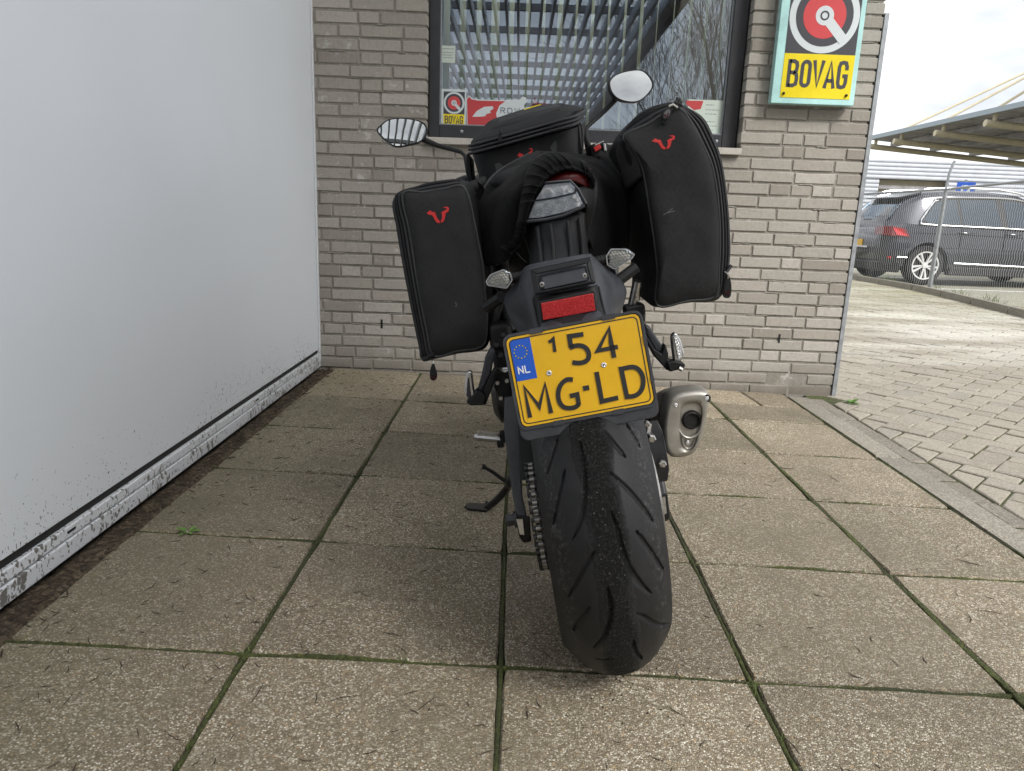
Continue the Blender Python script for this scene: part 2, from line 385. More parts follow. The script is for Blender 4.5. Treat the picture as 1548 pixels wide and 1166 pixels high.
MAT['wire'] = simple('weathered_wire', (.42, .43, .44), .6, .2)
MAT['corrugated'] = simple('white_corrugated_steel', (.50, .52, .56), .45, nscale=3, namt=.08)
MAT['beam'] = simple('beige_steel', (.50, .45, .32), .55, nscale=6, namt=.12)
MAT['roofing'] = simple('grey_roof_sheet', (.34, .33, .335), .6, nscale=3, namt=.3)
MAT['roof_edge'] = simple('blue_grey_trim', (.30, .36, .40), .5)
MAT['line'] = simple('road_marking', (.72, .72, .70), .8, nscale=14, namt=.2)
MAT['leaf'] = simple('weed_leaf', (.09, .19, .025), .5, nscale=60, namt=.4)
MAT['grass'] = simple('grass_blade', (.10, .14, .03), .6, nscale=2, namt=.5, co='w')
MAT['twig'] = simple('twig_bark', (.035, .022, .013), .9, nscale=200, namt=.5)
MAT['bark'] = simple('tree_bark', (.125, .098, .06), .9, nscale=8, namt=.3)
MAT['slat'] = simple('slat_grey', (.44, .46, .49), .5, nscale=2, namt=.15)
MAT['slat_beam'] = simple('slat_beam', (.20, .20, .20), .6)
MAT['p_blue'] = simple('parking_blue', (.01, .08, .45), .4)

# ------------------------------------------------------------------ mesh helpers
class MB:
    """collects vertices and faces, then becomes ONE mesh object"""
    def __init__(s): s.v = []; s.f = []
    def add(s, v, f):
        o = len(s.v); s.v += [tuple(p) for p in v]; s.f += [tuple(i+o for i in q) for q in f]; return s
    def quad(s, a, b, c, d): return s.add([a, b, c, d], [(0, 1, 2, 3)])
    def box(s, c, d, m=None):
        x, y, z = d[0]/2, d[1]/2, d[2]/2
        pts = [V((i*x, j*y, k*z)) for k in (-1, 1) for j in (-1, 1) for i in (-1, 1)]
        if m is not None: pts = [m @ p for p in pts]
        c = V(c)
        return s.add([p+c for p in pts], [(0, 2, 3, 1), (4, 5, 7, 6), (0, 1, 5, 4), (2, 6, 7, 3), (0, 4, 6, 2), (1, 3, 7, 5)])
    def hexa(s, b4, t4):
        return s.add(list(b4)+list(t4), [(3, 2, 1, 0), (4, 5, 6, 7), (0, 1, 5, 4), (1, 2, 6, 5), (2, 3, 7, 6), (3, 0, 4, 7)])
    def loft(s, rings, cap0=True, cap1=True):
        n = len(rings[0]); v = [p for r in rings for p in r]; f = []
        for k in range(len(rings)-1):
            for i in range(n):
                j = (i+1) % n
                f.append((k*n+i, k*n+j, (k+1)*n+j, (k+1)*n+i))
        if cap0: f.append(tuple(range(n-1, -1, -1)))
        if cap1: f.append(tuple((len(rings)-1)*n+i for i in range(n)))
        return s.add(v, f)
    def tube(s, pts, r, seg=8, caps=True, up=None):
        pts = [V(p) for p in pts]; n = len(pts)
        rs = r if hasattr(r, '__len__') else [r]*n
        rings = []; prev = None
        for i, p in enumerate(pts):
            t = (pts[min(i+1, n-1)]-pts[max(i-1, 0)]).normalized()
            if prev is None:
                a = V((0, 0, 1)) if abs(t.z) < .9 else V((1, 0, 0))
                prev = t.cross(a).normalized()
            prev = (prev - t*prev.dot(t)).normalized(); q = t.cross(prev)
            rings.append([p + (prev*math.cos(k*2*PI/seg) + q*math.sin(k*2*PI/seg))*rs[i] for k in range(seg)])
        return s.loft(rings, caps, caps)
    def prism(s, pts, d):
        d = V(d); n = len(pts); p = [V(q) for q in pts]
        return s.add(p+[q+d for q in p], [tuple(range(n-1, -1, -1)), tuple(range(n, 2*n))]+[(i, (i+1) % n, n+(i+1) % n, n+i) for i in range(n)])
    def lathe(s, prof, c, axis, seg=32, a0=0, ref=None, caps=True):
        """prof: (radius, along axis)"""
        axis = V(axis).normalized(); e1 = axis.orthogonal().normalized() if ref is None else V(ref).normalized(); e2 = axis.cross(e1); c = V(c)
        rings = [[c+axis*h+(e1*math.cos(a0+k*2*PI/seg)+e2*math.sin(a0+k*2*PI/seg))*r for k in range(seg)] for r, h in prof]
        return s.loft(rings, caps, caps)
    def patch(s, rows, nu, nv, fn=None):
        P = surf(rows, nu, nv); v = []; f = []
        for i in range(nu+1):
            for j in range(nv+1):
                p = P[i][j]
                v.append(fn(p, i/nu, j/nv) if fn else p)
        for i in range(nu):
            for j in range(nv):
                a = i*(nv+1)+j; f.append((a, a+1, a+nv+2, a+nv+1))
        return s.add(v, f)
    def mesh(s, name, mat, smooth=None):
        me = bpy.data.meshes.new(name); me.from_pydata(s.v, [], s.f); me.update()
        bm = bmesh.new(); bm.from_mesh(me); bmesh.ops.recalc_face_normals(bm, faces=bm.faces); bm.to_mesh(me); bm.free()
        me.materials.append(mat)
        if smooth is not None:
            me.polygons.foreach_set('use_smooth', [True]*len(me.polygons)); me.set_sharp_from_angle(angle=math.radians(smooth))
        return me
    def build(s, name, mat, parent=None, smooth=40, bevel=0, seg=2, solid=0, label=None):
        me = s.mesh(name, MAT[mat] if isinstance(mat, str) else mat, smooth)
        o = bpy.data.objects.new(name, me); COL.objects.link(o)
        if parent is not None: o.parent = parent
        if solid:
            md = o.modifiers.new('thickness', 'SOLIDIFY'); md.thickness = solid; md.offset = 0
        if bevel:
            md = o.modifiers.new('bevel', 'BEVEL'); md.width = bevel; md.segments = seg; md.limit_method = 'ANGLE'; md.angle_limit = math.radians(35); md.harden_normals = True
        if label: o['label'] = label
        return o
def cr(p0, p1, p2, p3, t):
    return (p1*2 + (p2-p0)*t + (p0*2-p1*5+p2*4-p3)*t*t + (p1*3-p0-p2*3+p3)*t*t*t)*.5
def curve(pts, n, closed=False):
    """Catmull-Rom through the points, n samples in all"""
    pts = [V(p) for p in pts]; m = len(pts); out = []
    segs = m if closed else m-1
    for k in range(n):
        u = k/n*segs if closed else k/(n-1)*segs
        i = min(int(u), segs-1); t = u-i
        if closed: a, b, c, d = (pts[(i+j) % m] for j in (-1, 0, 1, 2))
        else: a, b, c, d = pts[max(i-1, 0)], pts[i], pts[min(i+1, m-1)], pts[min(i+2, m-1)]
        out.append(cr(a, b, c, d, t))
    return out
def surf(rows, nu, nv):
    cols = [curve(r, nv+1) for r in rows]
    res = [[None]*(nv+1) for _ in range(nu+1)]
    for j in range(nv+1):
        c = curve([r[j] for r in cols], nu+1)
        for i in range(nu+1): res[i][j] = c[i]
    return res
def arc(cx, cy, rx, ry, a0, a1, n=10):
    return [(cx+rx*math.cos(math.radians(a0+(a1-a0)*k/n)), cy+ry*math.sin(math.radians(a0+(a1-a0)*k/n))) for k in range(n+1)]
def stroke(mb, pts, w, to3, h0, h1, closed=False):
    """a mitred flat stroke in a plane; to3(x, y, h) places it"""
    n = len(pts); L = []; R = []
    for i in range(n):
        p = pts[i]
        if closed: a, b = pts[i-1], pts[(i+1) % n]
        else: a, b = pts[max(i-1, 0)], pts[min(i+1, n-1)]
        def nrm(q, r):
            dx, dy = r[0]-q[0], r[1]-q[1]; l = math.hypot(dx, dy) or 1; return (-dy/l, dx/l)
        n1 = nrm(a, p) if a != p else nrm(p, b); n2 = nrm(p, b) if b != p else nrm(a, p)
        mx_, my_ = n1[0]+n2[0], n1[1]+n2[1]; l2 = (mx_*mx_+my_*my_) or 1
        k = min(2/l2, 2.2)*w/2
        L.append((p[0]+mx_*k, p[1]+my_*k)); R.append((p[0]-mx_*k, p[1]-my_*k))
    m = n if closed else n-1
    for i in range(m):
        j = (i+1) % n
        q = [L[i], L[j], R[j], R[i]]
        b4 = [to3(x, y, h0) for x, y in q]; t4 = [to3(x, y, h1) for x, y in q]
        o = len(mb.v); mb.add(b4+t4, [(4, 5, 6, 7), (0, 1, 5, 4), (2, 3, 7, 6)])
        if not closed and i == 0: mb.f.append((o+3, o, o+4, o+7))
        if not closed and i == m-1: mb.f.append((o+1, o+2, o+6, o+5))
def poly(mb, pts, to3, h0, h1): mb.prism([to3(x, y, h0) for x, y in pts], to3(0, 0, h1)-to3(0, 0, h0))
def disc(mb, cx, cy, r, to3, h0, h1, n=32): poly(mb, [(cx+r*math.cos(2*PI*k/n), cy+r*math.sin(2*PI*k/n)) for k in range(n)], to3, h0, h1)
def rrect(x0, y0, x1, y1, r, n=5):
    return arc(x1-r, y1-r, r, r, 0, 90, n)+arc(x0+r, y1-r, r, r, 90, 180, n)+arc(x0+r, y0+r, r, r, 180, 270, n)+arc(x1-r, y0+r, r, r, 270, 360, n)
def thing(name, label, cat, loc=(0, 0, 0), group=None, matrix=None, kind=None):
    o = bpy.data.objects.new(name, None); COL.objects.link(o); o.empty_display_size = .1
    if matrix is not None: o.matrix_world = matrix
    else: o.location = loc
    if kind: o['kind'] = kind
    if label: o['label'] = label
    if cat: o['category'] = cat
    if group: o['group'] = group
    return o
def tag(o, label=None, cat=None, group=None, kind=None):
    for k, x in (('label', label), ('category', cat), ('group', group), ('kind', kind)):
        if x: o[k] = x
    return o
def inst(name, me, parent, loc, rot=None, scale=None):
    o = bpy.data.objects.new(name, me); COL.objects.link(o); o.parent = parent; o.location = loc
    if rot is not None: o.rotation_euler = rot
    if scale is not None: o.scale = scale
    return o
#@@SETTING

# ================================================================== THE SETTING
# ------------------------------------------------------------------ ground sheet
g = MB()
xs = [-60, -3, 2.6, 80]; ys = [-80, 120]
for i in range(3):
    g.quad((xs[i], ys[0], gz(xs[i])-.06), (xs[i+1], ys[0], gz(xs[i+1])-.06), (xs[i+1], ys[1], gz(xs[i+1])-.06), (xs[i], ys[1], gz(xs[i])-.06))
tag(g.build('ground', 'earth', smooth=None), kind='structure')

# ------------------------------------------------------------------ patio of square exposed-aggregate slabs
patio = thing('patio', None, None, kind='structure')
XL = {-2: -.980, -1: -.502, 0: -.005, 1: .493, 2: 1.008, 3: 1.473}
YL = {k: 1.2665+.5*k for k in range(-7, 6)}
YL[5] = 3.80
def node(i, j):
    r = random.Random(i*31+j*7)
    x = XL[i]+r.uniform(-.003, .003); y = YL[j]+r.uniform(-.004, .004)
    if j == 5: y = WY+SK*x-.012
    return V((x, y, 0))
def slab(c4, gap=.0045, th=.045, dz=0):
    """one paving slab with chipped, eased top edges"""
    c = sum(c4, V())/4; rr = random.Random(int(c.x*1000)*7+int(c.y*1000))
    tx, ty = rr.uniform(-.002, .002), rr.uniform(-.002, .002)
    e = []; N = 7
    for k in range(4):
        a, b = c4[k], c4[(k+1) % 4]
        for q in range(N): e.append(a.lerp(b, q/N))
    n = len(e); out = []; inn = []; bot = []
    for k, p in enumerate(e):
        d = (p-c); corner = k % N == 0
        ax = V((math.copysign(1, d.x) if abs(d.x) > .8*max(abs(q.x-c.x) for q in c4) else 0, math.copysign(1, d.y) if abs(d.y) > .8*max(abs(q.y-c.y) for q in c4) else 0, 0))
        g1 = gap+rr.uniform(0, .0022)+(.003 if corner else 0)
        p1 = p-ax*g1; p2 = p-ax*(g1+.0025+rr.uniform(0, .0018))
        z = gz(p.x)+dz+tx*d.x*2+ty*d.y*2
        out.append(V((p1.x, p1.y, z-.005))); inn.append(V((p2.x, p2.y, z))); bot.append(V((p1.x, p1.y, z-th)))
    return MB().loft([bot, out, inn], False, True)
for i in range(-2, 3):
    for j in range(-7, 5):
        if i == 2 and j == 4:                     # cut pieces by the wall's corner
            a, b, c, d = node(2, 4), node(3, 4), node(3, 5), node(2, 5)
            m1, m2 = a.lerp(d, .52), b.lerp(c, .46)
            t1 = m1.lerp(m2, .55); t2 = d.lerp(c, .5)
            for q in ((a, b, m2, m1), (m1, t1, t2, d), (t1, m2, c, t2)): slab(list(q)).build('paving_slab', 'slab', patio, smooth=30)
            continue
        slab([node(i, j), node(i+1, j), node(i+1, j+1), node(i, j+1)]).build('paving_slab', 'slab', patio, smooth=30)
# bedding seen between the slabs
b = MB()
for i in range(-2, 3): b.quad((XL[i], -2.3, gz(XL[i])-.024), (XL[i+1], -2.3, gz(XL[i+1])-.024), (XL[i+1], 3.9, gz(XL[i+1])-.024), (XL[i], 3.9, gz(XL[i])-.024))
b.build('joint_bed', 'sand', patio, smooth=None)
# moss cushions along the joints, grass blades in them
ms = MB(); gr = MB(); rr = random.Random(3)
def moss_run(p, q, wdt, dens):
    L_ = (q-p).length; n = int(L_/.012)
    d = (q-p)/L_; s = V((-d.y, d.x, 0))
    rows = []
    for k in range(n+1):
        c = p+d*(L_*k/n); t = mnoise.noise(V((c.x*4.5, c.y*4.5, 3)))*.5+.5
        hgt = -.005+.0095*min(1, max(0, (t-.5)*2.4+dens-.35))+rr.uniform(-.0018, .0018)
        wv = wdt*(.85+.35*mnoise.noise(V((c.x*40, c.y*40, 0))))
        z = gz(c.x)
        rows.append([c-s*wv+V((0, 0, z-.02)), c-s*wv*.82+V((0, 0, z+hgt-.0005)), c+V((0, 0, z+hgt+.002)), c+s*wv*.82+V((0, 0, z+hgt-.0005)), c+s*wv+V((0, 0, z-.02))])
    v = [x for r in rows for x in r]
    ms.add(v, [(k*5+a, k*5+a+1, (k+1)*5+a+1, (k+1)*5+a) for k in range(n) for a in range(4)])
    for k in range(int(L_*60*dens)):
        t = rr.random(); c = p.lerp(q, t)
        if mnoise.noise(V((c.x*5, c.y*5, 9))) < .12: continue
        for _ in range(rr.randint(2, 5)):
            o = c+V((rr.uniform(-.006, .006), rr.uniform(-.006, .006), gz(c.x)-.008)); h = rr.uniform(.006, .018); a = rr.uniform(0, 6.28); le = V((math.cos(a), math.sin(a), 0))
            si = V((-le.y, le.x, 0))*.0009
            gr.add([o-si, o+si, o+le*h*.5+V((0, 0, h*.8))+si*.7, o+le*h*.5+V((0, 0, h*.8))-si*.7, o+le*h+V((0, 0, h))], [(0, 1, 2, 3), (3, 2, 4)])
for i in range(-1, 4):
    for j in range(-4, 5):
        moss_run(node(i, j), node(i, j+1), .0066 if i != 2 else .009, {-1: .42, 0: .4, 1: .5, 2: .9, 3: .5}[i])
for j in range(-3, 5):
    for i in range(-2, 3): moss_run(node(i, j), node(i+1, j), .0058, {0: .65, 1: .6}.get(j, .42))
tag(ms.build('moss', 'moss', smooth=60), kind='stuff')
tag(gr.build('joint_grass', 'grass', smooth=None), kind='stuff')

# ------------------------------------------------------------------ soil gutter along the white door, with rotten leaf litter
gut = MB(); rows = []
for k in range(0, 330):
    y = -2+k*.018; r = []
    for q, x in enumerate((-1.075, -1.05, -1.03, -1.012, -.998, -.978)):
        z = gz(x)+(-.022, -.016, -.024, -.012, -.006, -.02)[q]+.011*mnoise.noise(V((x*30, y*14, 2)))+.006*mnoise.noise(V((x*90, y*60, 5)))
        r.append(V((x, y, z)))
    rows.append(r)
gut.add([p for r in rows for p in r], [(k*6+a, k*6+a+1, (k+1)*6+a+1, (k+1)*6+a) for k in range(len(rows)-1) for a in range(5)])
tag(gut.build('gutter_soil', 'earth', smooth=60), kind='structure')
lt = MB(); rr = random.Random(8)
def litter(c, size, tw):
    a = rr.uniform(0, PI); d = V((math.cos(a), math.sin(a), rr.uniform(-.05, .12))); L_ = size*rr.uniform(.5, 1.3)
    s = d.cross(V((0, 0, 1))); b_ = rr.uniform(-.25, .25)
    lt.tube([c-d*L_*.5, c-d*L_*.1+s*b_*L_*.5, c+d*L_*.2+s*b_*L_*.3, c+d*L_*.5+V((0, 0, tw))], [tw*.5, tw, tw*.8, tw*.3], 4)
for k in range(520):
    y = rr.uniform(.9, 3.9); c = V((-1.03+abs(rr.gauss(0, .035)), y, 0)); c.z = gz(c.x)+.001; litter(c, .028, rr.uniform(.0008, .0022))
for k in range(760):
    x = -1+abs(rr.gauss(0, .8)); y = rr.uniform(.85, 3.85)
    if x > 1.45: continue
    litter(V((x, y, gz(x)+.0015)), .022, rr.uniform(.0006, .0013))
for k in range(46):
    x = rr.uniform(-1, 1.4); y = rr.uniform(.95, 2.6); litter(V((x, y, gz(x)+.002)), .05, rr.uniform(.0008, .0014))
for k in range(260):                                   # grit shaken off round the rear tyre and along the joints
    a = rr.uniform(0, 6.28); r_ = abs(rr.gauss(.05, .09)); x, y = .215+math.cos(a)*r_*.9, 1.34+math.sin(a)*r_*1.1
    lt.box((x, y, gz(x)+.0012), (rr.uniform(.001, .0035), rr.uniform(.001, .003), rr.uniform(.001, .0025)), Matrix.Rotation(rr.uniform(0, 3), 3, 'Z'))
tag(lt.build('twig_litter', 'twig', smooth=60), kind='stuff')

# ------------------------------------------------------------------ weeds
def weed(name, label, p, n, size, group=None):
    t = thing(name, label, 'weed', p, group); rr = random.Random(int(p.x*100)+n)
    st = MB()
    for k in range(n):
        a = k*2.4+rr.uniform(-.3, .3); up = rr.uniform(.35, 1.2); L_ = size*rr.uniform(.6, 1)
        d = V((math.cos(a), math.sin(a), up)).normalized(); s = d.cross(V((0, 0, 1))).normalized()
        base = d*L_*.3
        st.tube([V((0, 0, -.004)), base*.5, base], .0007, 4)
        lf = MB(); prof = [(.0, .02), (.2, .16), (.45, .24), (.7, .2), (.9, .1), (1, .01)]
        lf.patch([[base+d*L_*t_+s*w_*L_*q+V((0, 0, -t_*t_*L_*.25+abs(q)*w_*L_*.4)) for q in (-1, 0, 1)] for t_, w_ in prof], 6, 2)
        lf.build('leaf', 'leaf', t, smooth=60)
    st.build('stem', 'leaf', t)
    return t
p = grd(283, 806); p.z = gz(p.x)-.002
weed('weed', 'small bright green seedling growing in a slab joint near the white door', p, 6, .03)
p = grd(1287, 611); p.z = gz(p.x)-.004
weed('weed', 'low tuft of weed in the paving beside the brick corner', p, 13, .045)

# ------------------------------------------------------------------ kerb: pale edging band and a worn row of end-to-end clinkers
kerb = thing('kerb', None, None, kind='structure')
def blockpts(p4, z, gap=.003, th=.06, ch=.004, chip=0, rr=random):
    c = sum(p4, V())/len(p4); top = []; rim = []; bot = []
    for p in p4:
        d = (p-c); l = d.length; q = p-d*(gap*1.4/l); i = p-d*((gap+ch)*1.4/l)
        zz = z(p.x)
        rim.append(V((q.x, q.y, zz-ch*.8))); top.append(V((i.x, i.y, zz))); bot.append(V((q.x, q.y, zz-th)))
    return MB().loft([bot, rim, top], False, True)
y = -2.2; rr = random.Random(5)
while y < 3.78:
    y1 = min(y+1.0, 3.80)
    dz = rr.uniform(-.002, .004)
    blockpts([V((1.476, y, 0)), V((1.583, y, 0)), V((1.583, y1, 0)), V((1.476, y1, 0))], lambda x: gz(x)+dz, .002, .09, .006).build('kerb_stone', 'kerb', kerb, smooth=30)
    y = y1
y = -2.2
while y < 3.72:
    y1 = y+.207; dz = rr.uniform(-.006, -.001)
    blockpts([V((1.588, y, 0)), V((1.668, y, 0)), V((1.668, y1, 0)), V((1.588, y1, 0))], lambda x: gz(x)+dz, .0025, .06, .007).build('edge_brick', 'clinker', kerb, smooth=30)
    y = y1

# ------------------------------------------------------------------ driveway in 45 degree herringbone
drive = thing('driveway', None, None, kind='structure')
bed = MB(); bed.quad((1.6, -6, gz(1.6)-.008), (2.6, -6, gz(2.6)-.008), (2.6, 16, gz(2.6)-.008), (1.6, 16, gz(1.6)-.008)); bed.quad((2.6, -6, gz(2.6)-.008), (6.62, -6, gz(2.6)-.008), (6.62, 16, gz(2.6)-.008), (2.6, 16, gz(2.6)-.008))
bed.build('joint_bed', 'moss', drive, smooth=None)
def clip(pts, n, d):
    out = []
    for k in range(len(pts)):
        a, b_ = pts[k], pts[(k+1) % len(pts)]; da, db = a.dot(n)-d, b_.dot(n)-d
        if da >= 0: out.append(a)
        if da*db < 0: out.append(a.lerp(b_, da/(da-db)))
    return out
def area(p): return abs(sum(p[k].x*p[(k+1) % len(p)].y-p[(k+1) % len(p)].x*p[k].y for k in range(len(p))))/2
W_ = .1045; bricks = []
c45, s45 = math.cos(math.radians(46)), math.sin(math.radians(46))
def r45(a, b_): return V((1.672+a*c45-b_*s45, 2.03+a*s45+b_*c45, 0))
for i in range(-90, 150):
    for j in range(-110, 110):
        k = (i-j) % 4
        if k == 0: q = (i, j, i+2, j+1)
        elif k == 3: q = (i, j, i+1, j+2)
        else: continue
        c = r45((q[0]+q[2])/2*W_, (q[1]+q[3])/2*W_)
        if c.x < 1.5 or c.x > 6.7 or c.y < -3 or c.y > 15: continue
        p4 = [r45(q[0]*W_, q[1]*W_), r45(q[2]*W_, q[1]*W_), r45(q[2]*W_, q[3]*W_), r45(q[0]*W_, q[3]*W_)]
        p4 = clip(p4, V((1, 0, 0)), 1.672); 
        if p4: p4 = clip(p4, V((-1, 0, 0)), -6.6)
        if len(p4) < 3 or area(p4) < .0012: continue
        if c.y > 3.7 and c.x < 1.76: continue
        bricks.append((c, p4))
def infr(c):
    d = V((c.x, c.y, gz(c.x)))-CC; z = d.dot(CF)
    if z < .3: return 9e9
    x, y = 774+FPX*d.dot(CR)/z, 583-FPX*d.dot(CU)/z
    return z if -20 < x < 1570 and -20 < y < 1190 else 9e9
bricks.sort(key=lambda q: infr(q[0]))
rr = random.Random(21); rest = MB()
for k, (c, p4) in enumerate(bricks):
    dz = rr.uniform(-.0035, .0035); tilt = rr.uniform(-.02, .02)
    zf = lambda x: gz(x)+dz+(x-c.x)*tilt
    gp = .0032+rr.uniform(0, .0018)
    m = blockpts(p4, zf, gp, .04, .005)
    if k < 290: m.build('paving_brick', 'paver', drive, smooth=30)
    else: rest.add(m.v, m.f)
tag(rest.build('paving_brick_field', 'paver', drive, smooth=30), kind='stuff')

# ------------------------------------------------------------------ car park beyond the fence
ZL = gz(3)
lot = thing('car_park', None, None, kind='structure')
s = MB(); s.quad((6.75, -6, ZL-.03), (60, -6, ZL-.03), (60, 60, ZL-.03), (6.75, 60, ZL-.03)); s.quad((1.7, 16, ZL-.034), (6.75, 16, ZL-.034), (6.75, 60, ZL-.034), (1.7, 60, ZL-.034))
s.build('lot_surface', 'asphalt', lot, smooth=None)
for x, y, lx, ly in ((8.7, 14.9, 5.6, .12), (8.7, 12.35, 5.6, .10), (8.8, 17.4, 5.6, .12)):
    s = MB(); s.quad((x-lx/2, y-ly/2, ZL-.026), (x+lx/2, y-ly/2, ZL-.026), (x+lx/2, y+ly/2, ZL-.026), (x-lx/2, y+ly/2, ZL-.026)); s.build('parking_line', 'line', lot, smooth=None)
# fence kerb
fk = thing('fence_kerb', None, None, kind='structure')
def fx(y): return 6.36-.045*(y-11.3) if y > 11.3 else 6.36-.165*(11.3-y)
y = 6.6
while y < 15.6:
    y1 = y+.98
    a0, a1 = fx(y), fx(y1); c = V(((a0+a1)/2, (y+y1)/2, 0)); ang = math.atan2(y1-y, a1-a0)
    MB().box((c.x-.09, c.y, ZL+.02), (.98, .07, .14), Matrix.Rotation(ang, 3, 'Z')).build('kerb_stone', 'kerb', fk, bevel=.008)
    MB().box((c.x+.06, c.y, ZL+.0), (.98, .06, .12), Matrix.Rotation(ang, 3, 'Z')).build('kerb_stone', 'kerb', fk, bevel=.008)
    y = y1+.012
gg = MB(); rr = random.Random(14)
for k in range(1700):
    y = rr.uniform(6.8, 15.4)
    if mnoise.noise(V((0, y*1.9, 4))) < -.12: continue
    o = V((fx(y)+rr.gauss(.0, .03), y, ZL-.03)); hh = rr.uniform(.03, .2)*(1+mnoise.noise(V((3, y*1.9, 4)))); a = rr.uniform(0, 6.28); le = V((math.cos(a), math.sin(a), 0)); si = V((-le.y, le.x, 0))*.0028
    gg.add([o-si, o+si, o+le*hh*.25+V((0, 0, hh*.7))+si*.7, o+le*hh*.25+V((0, 0, hh*.7))-si*.7, o+le*hh*.6+V((0, 0, hh))], [(0, 1, 2, 3), (3, 2, 4)])
tag(gg.build('verge_grass', 'grass', smooth=None), kind='stuff')

# ================================================================== BRICK BUILDING
bld = thing('brick_building', 'grey brick shop wall with a dark framed window', 'building', WP)
def wl(u, z, o=0): return wall(u, z, o)-WP
def wbox(mb, u0, u1, z0, z1, o0, o1):
    return mb.hexa([wl(u0, z0, o1), wl(u1, z0, o1), wl(u1, z0, o0), wl(u0, z0, o0)], [wl(u0, z1, o1), wl(u1, z1, o1), wl(u1, z1, o0), wl(u0, z1, o0)])
UE = 1.748; WU0, WU1, WZ0, WZ1 = -.487, 1.109, 1.236, 2.45
TOP = 3.4
core = MB()
J = -.0062                                           # mortar face lies this far behind the bricks
wbox(core, -1.2, UE-.008, -.2, WZ0-.02, J, -.3); wbox(core, -1.2, WU0-.006, WZ0-.02, TOP, J, -.3); wbox(core, WU1+.006, UE-.008, WZ0-.02, TOP, J, -.3); wbox(core, WU0-.006, WU1+.006, WZ1, TOP, J, -.3)
core.build('mortar_bed', 'mortar', bld, smooth=None)
# rest of the house behind
hs = MB(); 
wbox(hs, UE-.3, UE-.012, -.2, TOP, -.3, -8); wbox(hs, -1.2, UE-.3, -.2, TOP, -7.7, -8); wbox(hs, -1.4, -1.2, -.2, TOP, .0, -8)
hs.build('side_wall', 'mortar', bld, smooth=None)
rf = MB(); wbox(rf, -1.4, UE+.15, TOP, TOP+.28, .18, -.34); wbox(rf, -1.4, UE+.15, TOP, TOP+.28, -3.6, -8.1); wbox(rf, -1.4, -1.05, TOP, TOP+.28, -.34, -3.6); wbox(rf, UE-.3, UE+.15, TOP, TOP+.28, -.34, -3.6)
rf.build('roof_fascia', 'frame', bld, smooth=None)                      # gap behind the window is added to let daylight onto the blind
# bricks: wild bond, stretchers and headers, each a piece of its own
rb = random.Random(17); CP = .0621; BH = .0505; JT = .0105
def brick_mesh(L_, seed):
    r = random.Random(seed); m = MB(); nx = 6
    d0, d1 = .06, .0                                  # depth behind / face
    def ring(y, ins):
        pts = []
        for k in range(nx+1): pts.append(V((-L_/2+ins+(L_-2*ins)*k/nx, y, -BH/2+ins+r.uniform(-.0007, .0007))))
        for k in range(nx+1): pts.append(V((L_/2-ins-(L_-2*ins)*k/nx, y, BH/2-ins+r.uniform(-.0007, .0007))))
        return pts
    m.loft([ring(d0, 0), ring(.0032, 0), ring(0, .0028)], False, True)
    return m.mesh('brick', MAT['brick'], 30)
variants = {'s': [(brick_mesh(.205, k), .205) for k in range(5)], 'h': [(brick_mesh(.0985, 50+k), .0985) for k in range(3)]}
cand = []
nc = int(TOP/CP)+1
pat = {}
for c in range(-1, nc):
    z = .0215+c*CP+CP/2-JT/2+.0
    spans = [(-1.2, UE)] if not (WZ0-.02 < z+BH/2 and z-BH/2 < WZ1) else [(-1.2, WU0), (WU1, UE)]
    for a, b_ in spans:
        u = a - ((c % 2)*.1 + rb.choice((0, .055, .055, .1)))
        while u < b_-.02:
            typ = 'h' if rb.random() < .27 else 's'
            L_ = .205 if typ == 's' else .0985
            u0, u1 = max(u, a), min(u+L_, b_)
            u += L_+JT
            if b_-u < .05: u1 = b_; u = b_+1
            if u1-u0 > .025: cand.append((u0, u1, z, typ))
def seen(u, z):
    d = wall(u, z)-CC; zz = d.dot(CF); x, y = 774+FPX*d.dot(CR)/zz, 583-FPX*d.dot(CU)/zz
    hid = (700 < x < 960 and y > 190) or (945 < x < 1090 and 170 < y < 450) or (600 < x < 735 and 290 < y < 520)
    return -15 < x < 1560 and -15 < y < 1190 and not hid
cand.sort(key=lambda q: 0 if seen((q[0]+q[1])/2, q[2]) else 1)
rest = MB(); yaw = math.atan2(WU.y, WU.x)
for k, (u0, u1, z, typ) in enumerate(cand):
    me, L_ = rb.choice(variants['s' if u1-u0 > .15 else 'h'])
    if z < .07 and u0 > 1.3: o = -rb.uniform(.0, .02)      # spalled bricks at the foot of the corner
    else: o = rb.uniform(-.0022, .0016)
    loc = wl((u0+u1)/2, z+rb.uniform(-.0012, .0012), o); tl = rb.uniform(-.006, .006)
    if k < 298:
        inst('brick', me, bld, loc, (0, tl, yaw), ((u1-u0)/L_, 1, 1))
    else:
        M4 = Matrix.Translation(loc) @ Matrix.Rotation(yaw, 4, 'Z') @ Matrix.Rotation(tl, 4, 'Y') @ Matrix.Diagonal(((u1-u0)/L_, 1, 1, 1))
        rest.add([M4 @ v.co for v in me.vertices], [tuple(p.vertices) for p in me.polygons])
tag(rest.build('brick_field', 'brick', bld, smooth=30), kind='stuff')
# mortar smears bulging from the joints
sm = MB()
for k in range(150):
    u = rb.uniform(-1.05, UE-.1); c = rb.randint(1, 36); z = .0215+c*CP-JT/2+CP*.0+rb.uniform(-.002, .002)+.0
    if WU0-.1 < u < WU1+.05 and z > WZ0-.05: continue
    n = 7; w0 = rb.uniform(.03, .14); pts = [wl(u+w0*q/n, z+rb.uniform(-.002, .002), -.006+rb.uniform(-.001, .004)) for q in range(n+1)]
    sm.tube(pts, [.003]+[rb.uniform(.003, .0055) for _ in range(n-1)]+[.003], 5)
tag(sm.build('mortar_smear', 'mortar', bld, smooth=60), kind='stuff')
